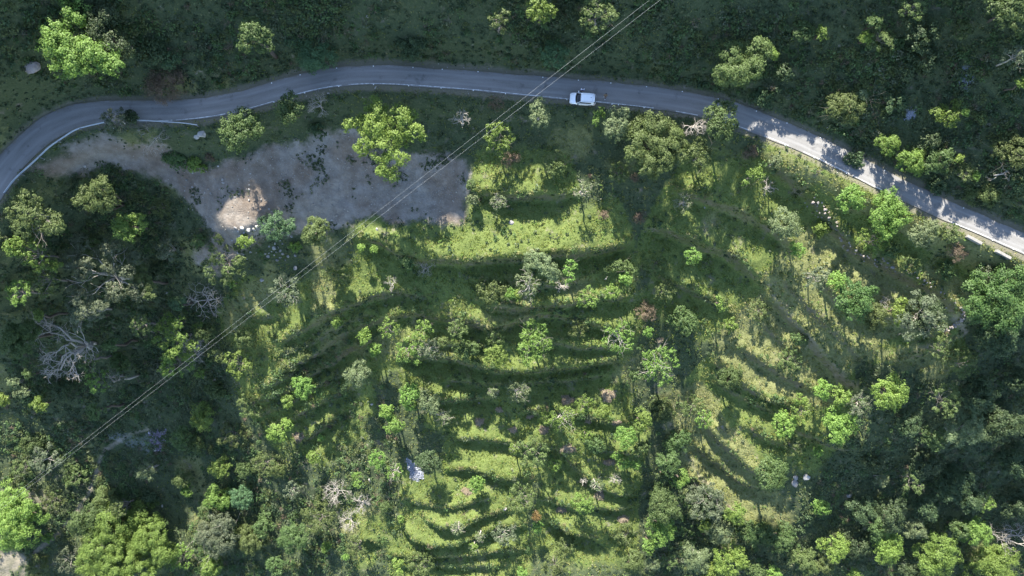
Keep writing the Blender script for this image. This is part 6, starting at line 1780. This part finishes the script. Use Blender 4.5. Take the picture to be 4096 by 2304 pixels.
    m = MB(); m.box((-1.975, 0, 0.62), (0.06, 0.95, 0.16), bev=0.01); m.build('grille', M_BLK, root)
    m = MB(); m.box((-1.95, 0, 0.40), (0.12, 1.2, 0.12), bev=0.03); m.build('front_bumper', M_BLK, root)
    m = MB(); m.box((1.97, 0, 0.46), (0.10, 1.25, 0.16), bev=0.03); m.build('rear_bumper', M_BLK, root)
    m = MB(); m.box((1.20, 0.05, 1.60), (0.14, 0.05, 0.06), bev=0.01); m.build('aerial_fin', M_BLK, root)
    m = MB(); m.tube([(-0.98, -0.3, 1.10), (-0.75, 0.15, 1.22)], 0.012, 4); m.tube([(-0.98, 0.2, 1.10), (-0.78, 0.6, 1.19)], 0.012, 4); m.build('wiper', M_BLK, root)
    return root
cx_, cy_ = px_at(2332, 393, 0.9)
iC = road_i(2332, 393)
build_car((cx_, cy_, ROAD_Z[iC] + 0.03), math.radians(-4.0))

# ------------------------------------------------------------------ two people on the road
def skin_mesh(name, joints, edges, radii, mat, parent, sub=1):
    me = bpy.data.meshes.new(name); me.from_pydata([tuple(j) for j in joints], edges, []); o = bpy.data.objects.new(name, me); COL.objects.link(o)
    s = o.modifiers.new('skin', 'SKIN'); s.use_smooth_shade = True
    sv = me.skin_vertices[0].data
    for i, r in enumerate(radii):
        sv[i].radius = (r, r) if not isinstance(r, tuple) else r
    sv[0].use_root = True
    u = o.modifiers.new('sub', 'SUBSURF'); u.levels = sub; u.render_levels = sub
    dg = bpy.context.evaluated_depsgraph_get(); ev = o.evaluated_get(dg); m2 = bpy.data.meshes.new_from_object(ev)
    bpy.data.objects.remove(o)
    m2.name = name; m2.materials.clear(); m2.materials.append(mat)
    r = bpy.data.objects.new(name, m2); COL.objects.link(r); r.parent = parent
    return r

M_SKIN = plain_mat('skin', (0.33, 0.20, 0.14), 0.55, 0, 0.05)
M_HAIR = plain_mat('black_hair', (0.012, 0.011, 0.010), 0.7)
M_TROUS = plain_mat('dark_trousers', (0.018, 0.02, 0.03), 0.85)
M_SHOE = plain_mat('pale_shoes', (0.62, 0.62, 0.62), 0.6)
M_SHIRTW = plain_mat('white_shirt', (0.74, 0.74, 0.78), 0.8)
M_BAND = plain_mat('blue_band', (0.05, 0.07, 0.35), 0.8)
M_SHIRTB = plain_mat('brown_top', (0.20, 0.145, 0.095), 0.85)
M_DARKP = plain_mat('dark_phone', (0.02, 0.02, 0.022), 0.3)

def person(loc, rz, label, lean, stride, shirt, band, hold, shoe=None):
    """faces local +x; lean = forward tilt of the trunk (rad), stride = half step (m)"""
    root = empty('person', loc, rz); tag(root, label, 'person')
    def T(x, y, z):                           # lean the upper body about the hip
        if z > 0.92:
            d = z - 0.92; return (x + math.sin(lean) * d, y, 0.92 + math.cos(lean) * d)
        return (x, y, z)
    J, E, R = [], [], []
    def add(p, r, par=None):
        J.append(p); R.append(r)
        if par is not None: E.append((par, len(J) - 1))
        return len(J) - 1
    pel = add(T(0, 0, 0.93), 0.135); bel = add(T(0.0, 0, 1.10), 0.125, pel); che = add(T(0.0, 0, 1.30), 0.145, bel); nek = add(T(0.0, 0, 1.46), 0.055, che)
    h1 = add(T(0.02, 0, 1.55), 0.075, nek); h2 = add(T(0.02, 0, 1.64), 0.095, h1); h3 = add(T(0.015, 0, 1.71), 0.075, h2)
    legs = {}; arms = {}
    for s in (-1, 1):
        hx = 0.02; fx = stride * s
        hip = add((hx, s * 0.10, 0.86), 0.095, pel); kn = add((fx * 0.55 + 0.05, s * 0.11, 0.48), 0.062, hip); an = add((fx, s * 0.11, 0.09), 0.042, kn); toe = add((fx + 0.17, s * 0.12, 0.04), 0.04, an); add((fx - 0.05, s * 0.11, 0.045), 0.04, an)
        legs[s] = ((hx, s * 0.10, 0.86), (fx * 0.55 + 0.05, s * 0.11, 0.48), (fx, s * 0.11, 0.09), (fx + 0.17, s * 0.12, 0.04))
        sh = T(0.0, s * 0.20, 1.38); a1 = add(sh, 0.055, che)
        el = T(0.06, s * 0.27, 1.12); a2 = add(el, 0.043, a1)
        wr = T(0.27, s * 0.09, 1.14); a3 = add(wr, 0.030, a2)
        pa = T(0.34, s * 0.04, 1.17); a4 = add(pa, 0.034, a3)
        arms[s] = (sh, el, wr, pa)
        for f in range(4):
            b = T(0.37, s * (0.065 - 0.022 * f), 1.17); c = T(0.415 - 0.004 * abs(f - 1.5), s * (0.065 - 0.022 * f), 1.165); d = T(0.43, s * (0.06 - 0.02 * f), 1.14)
            i1 = add(b, 0.010, a4); i2 = add(c, 0.009, i1); add(d, 0.008, i2)
        t1 = add(T(0.32, s * 0.075, 1.20), 0.012, a4); add(T(0.36, s * 0.07, 1.225), 0.010, t1)
    nose = add(T(0.12, 0, 1.625), 0.018, h2)
    body = skin_mesh('body', J, E, R, M_SKIN, root)
    # shirt over trunk and upper arms
    J2 = [T(0, 0, 0.95), T(0, 0, 1.10), T(0, 0, 1.30), T(0, 0, 1.42)]; E2 = [(0, 1), (1, 2), (2, 3)]; R2 = [(0.165, 0.18), (0.155, 0.165), (0.165, 0.20), (0.09, 0.10)]
    for s in (-1, 1):
        sh, el, wr, _ = arms[s]; m_ = tuple(0.45 * np.array(el) + 0.55 * np.array(wr)); b = len(J2)
        J2 += [sh, el, m_]; R2 += [0.082, 0.062, 0.050]; E2 += [(2, b), (b, b + 1), (b + 1, b + 2)]
    skin_mesh('shirt', J2, E2, R2, shirt, root)
    J3 = [(0.0, 0, 0.96)]; R3 = [0.155]; E3 = []
    for s in (-1, 1):
        hp, kn, an, toe = legs[s]; b = len(J3)
        J3 += [hp, kn, (an[0], an[1], 0.12)]; R3 += [0.115, 0.082, 0.062]; E3 += [(0, b), (b, b + 1), (b + 1, b + 2)]
    skin_mesh('trousers', J3, E3, R3, M_TROUS, root)
    for s in (-1, 1):
        hp, kn, an, toe = legs[s]
        m = MB(); m.box((an[0] + 0.06, an[1] + s * 0.005, 0.052), (0.29, 0.115, 0.104), bev=0.03); m.build('shoe', shoe or M_SHOE, root)
    bm = bmesh.new(); bmesh.ops.create_icosphere(bm, subdivisions=3, radius=0.115)
    c = np.array(T(0.0, 0, 1.665))
    for v in list(bm.verts):
        if v.co.z < -0.02 and v.co.x > -0.02: bm.verts.remove(v)
    for v in bm.verts: v.co = Vector((v.co.x * 1.02 + c[0], v.co.y * 0.92 + c[1], v.co.z + c[2] + 0.01))
    me = bpy.data.meshes.new('hair'); bm.to_mesh(me); bm.free(); me.materials.append(M_HAIR); o = bpy.data.objects.new('hair', me); COL.objects.link(o); o.parent = root
    for s in (-1, 1):
        m = MB(); p = T(0.108, s * 0.036, 1.645); m.box(p, (0.016, 0.024, 0.012), bev=0.004); m.build('eye', M_HAIR, root)
        m = MB(); p = T(0.02, s * 0.10, 1.63); m.box(p, (0.045, 0.03, 0.065), bev=0.01); m.build('ear', M_SKIN, root)
    m = MB(); p = T(0.112, 0, 1.575); m.box(p, (0.014, 0.05, 0.012), bev=0.004); m.build('mouth', plain_mat('lips', (0.28, 0.12, 0.10), 0.5), root)
    if band:
        m = MB(); p = [T(0.175 * math.cos(t), 0.205 * math.sin(t), 1.16) for t in np.linspace(0, 2 * math.pi, 17)]; m.tube(p, 0.03, 6); m.build('sash', M_BAND, root, True)
        for s in (-1, 1):
            m = MB(); m.tube([arms[s][1], tuple(0.5 * np.array(arms[s][1]) + 0.5 * np.array(arms[s][2]))], 0.068, 8); m.build('sleeve_band', M_BAND, root, True)
    if hold:
        ph = MB(); ph.box(T(0.43, 0, 1.20), (0.015, 0.09, 0.17), bev=0.004, tilt=0.5); o = ph.build('phone', M_DARKP)
        o.matrix_world = Matrix.Translation(loc) @ Matrix.Rotation(rz, 4, 'Z'); tag(o, 'dark phone held by the walking person in the brown top', 'phone')
    return root
ia = road_i(2326, 366); x, y = px_at(2328, 363, 0)
person((x, y, ROAD_Z[ia] + 0.035), math.radians(-95), 'person in white shirt with blue band and dark trousers standing against the car', 0.12, 0.03, M_SHIRTW, True, False, M_BLK)
ib = road_i(2418, 388); x, y = px_at(2419, 388, 0)
person((x, y, ROAD_Z[ib] + 0.035), math.radians(-100), 'person in brown top and dark trousers walking on the road behind the car', -0.10, 0.20, M_SHIRTB, False, True)
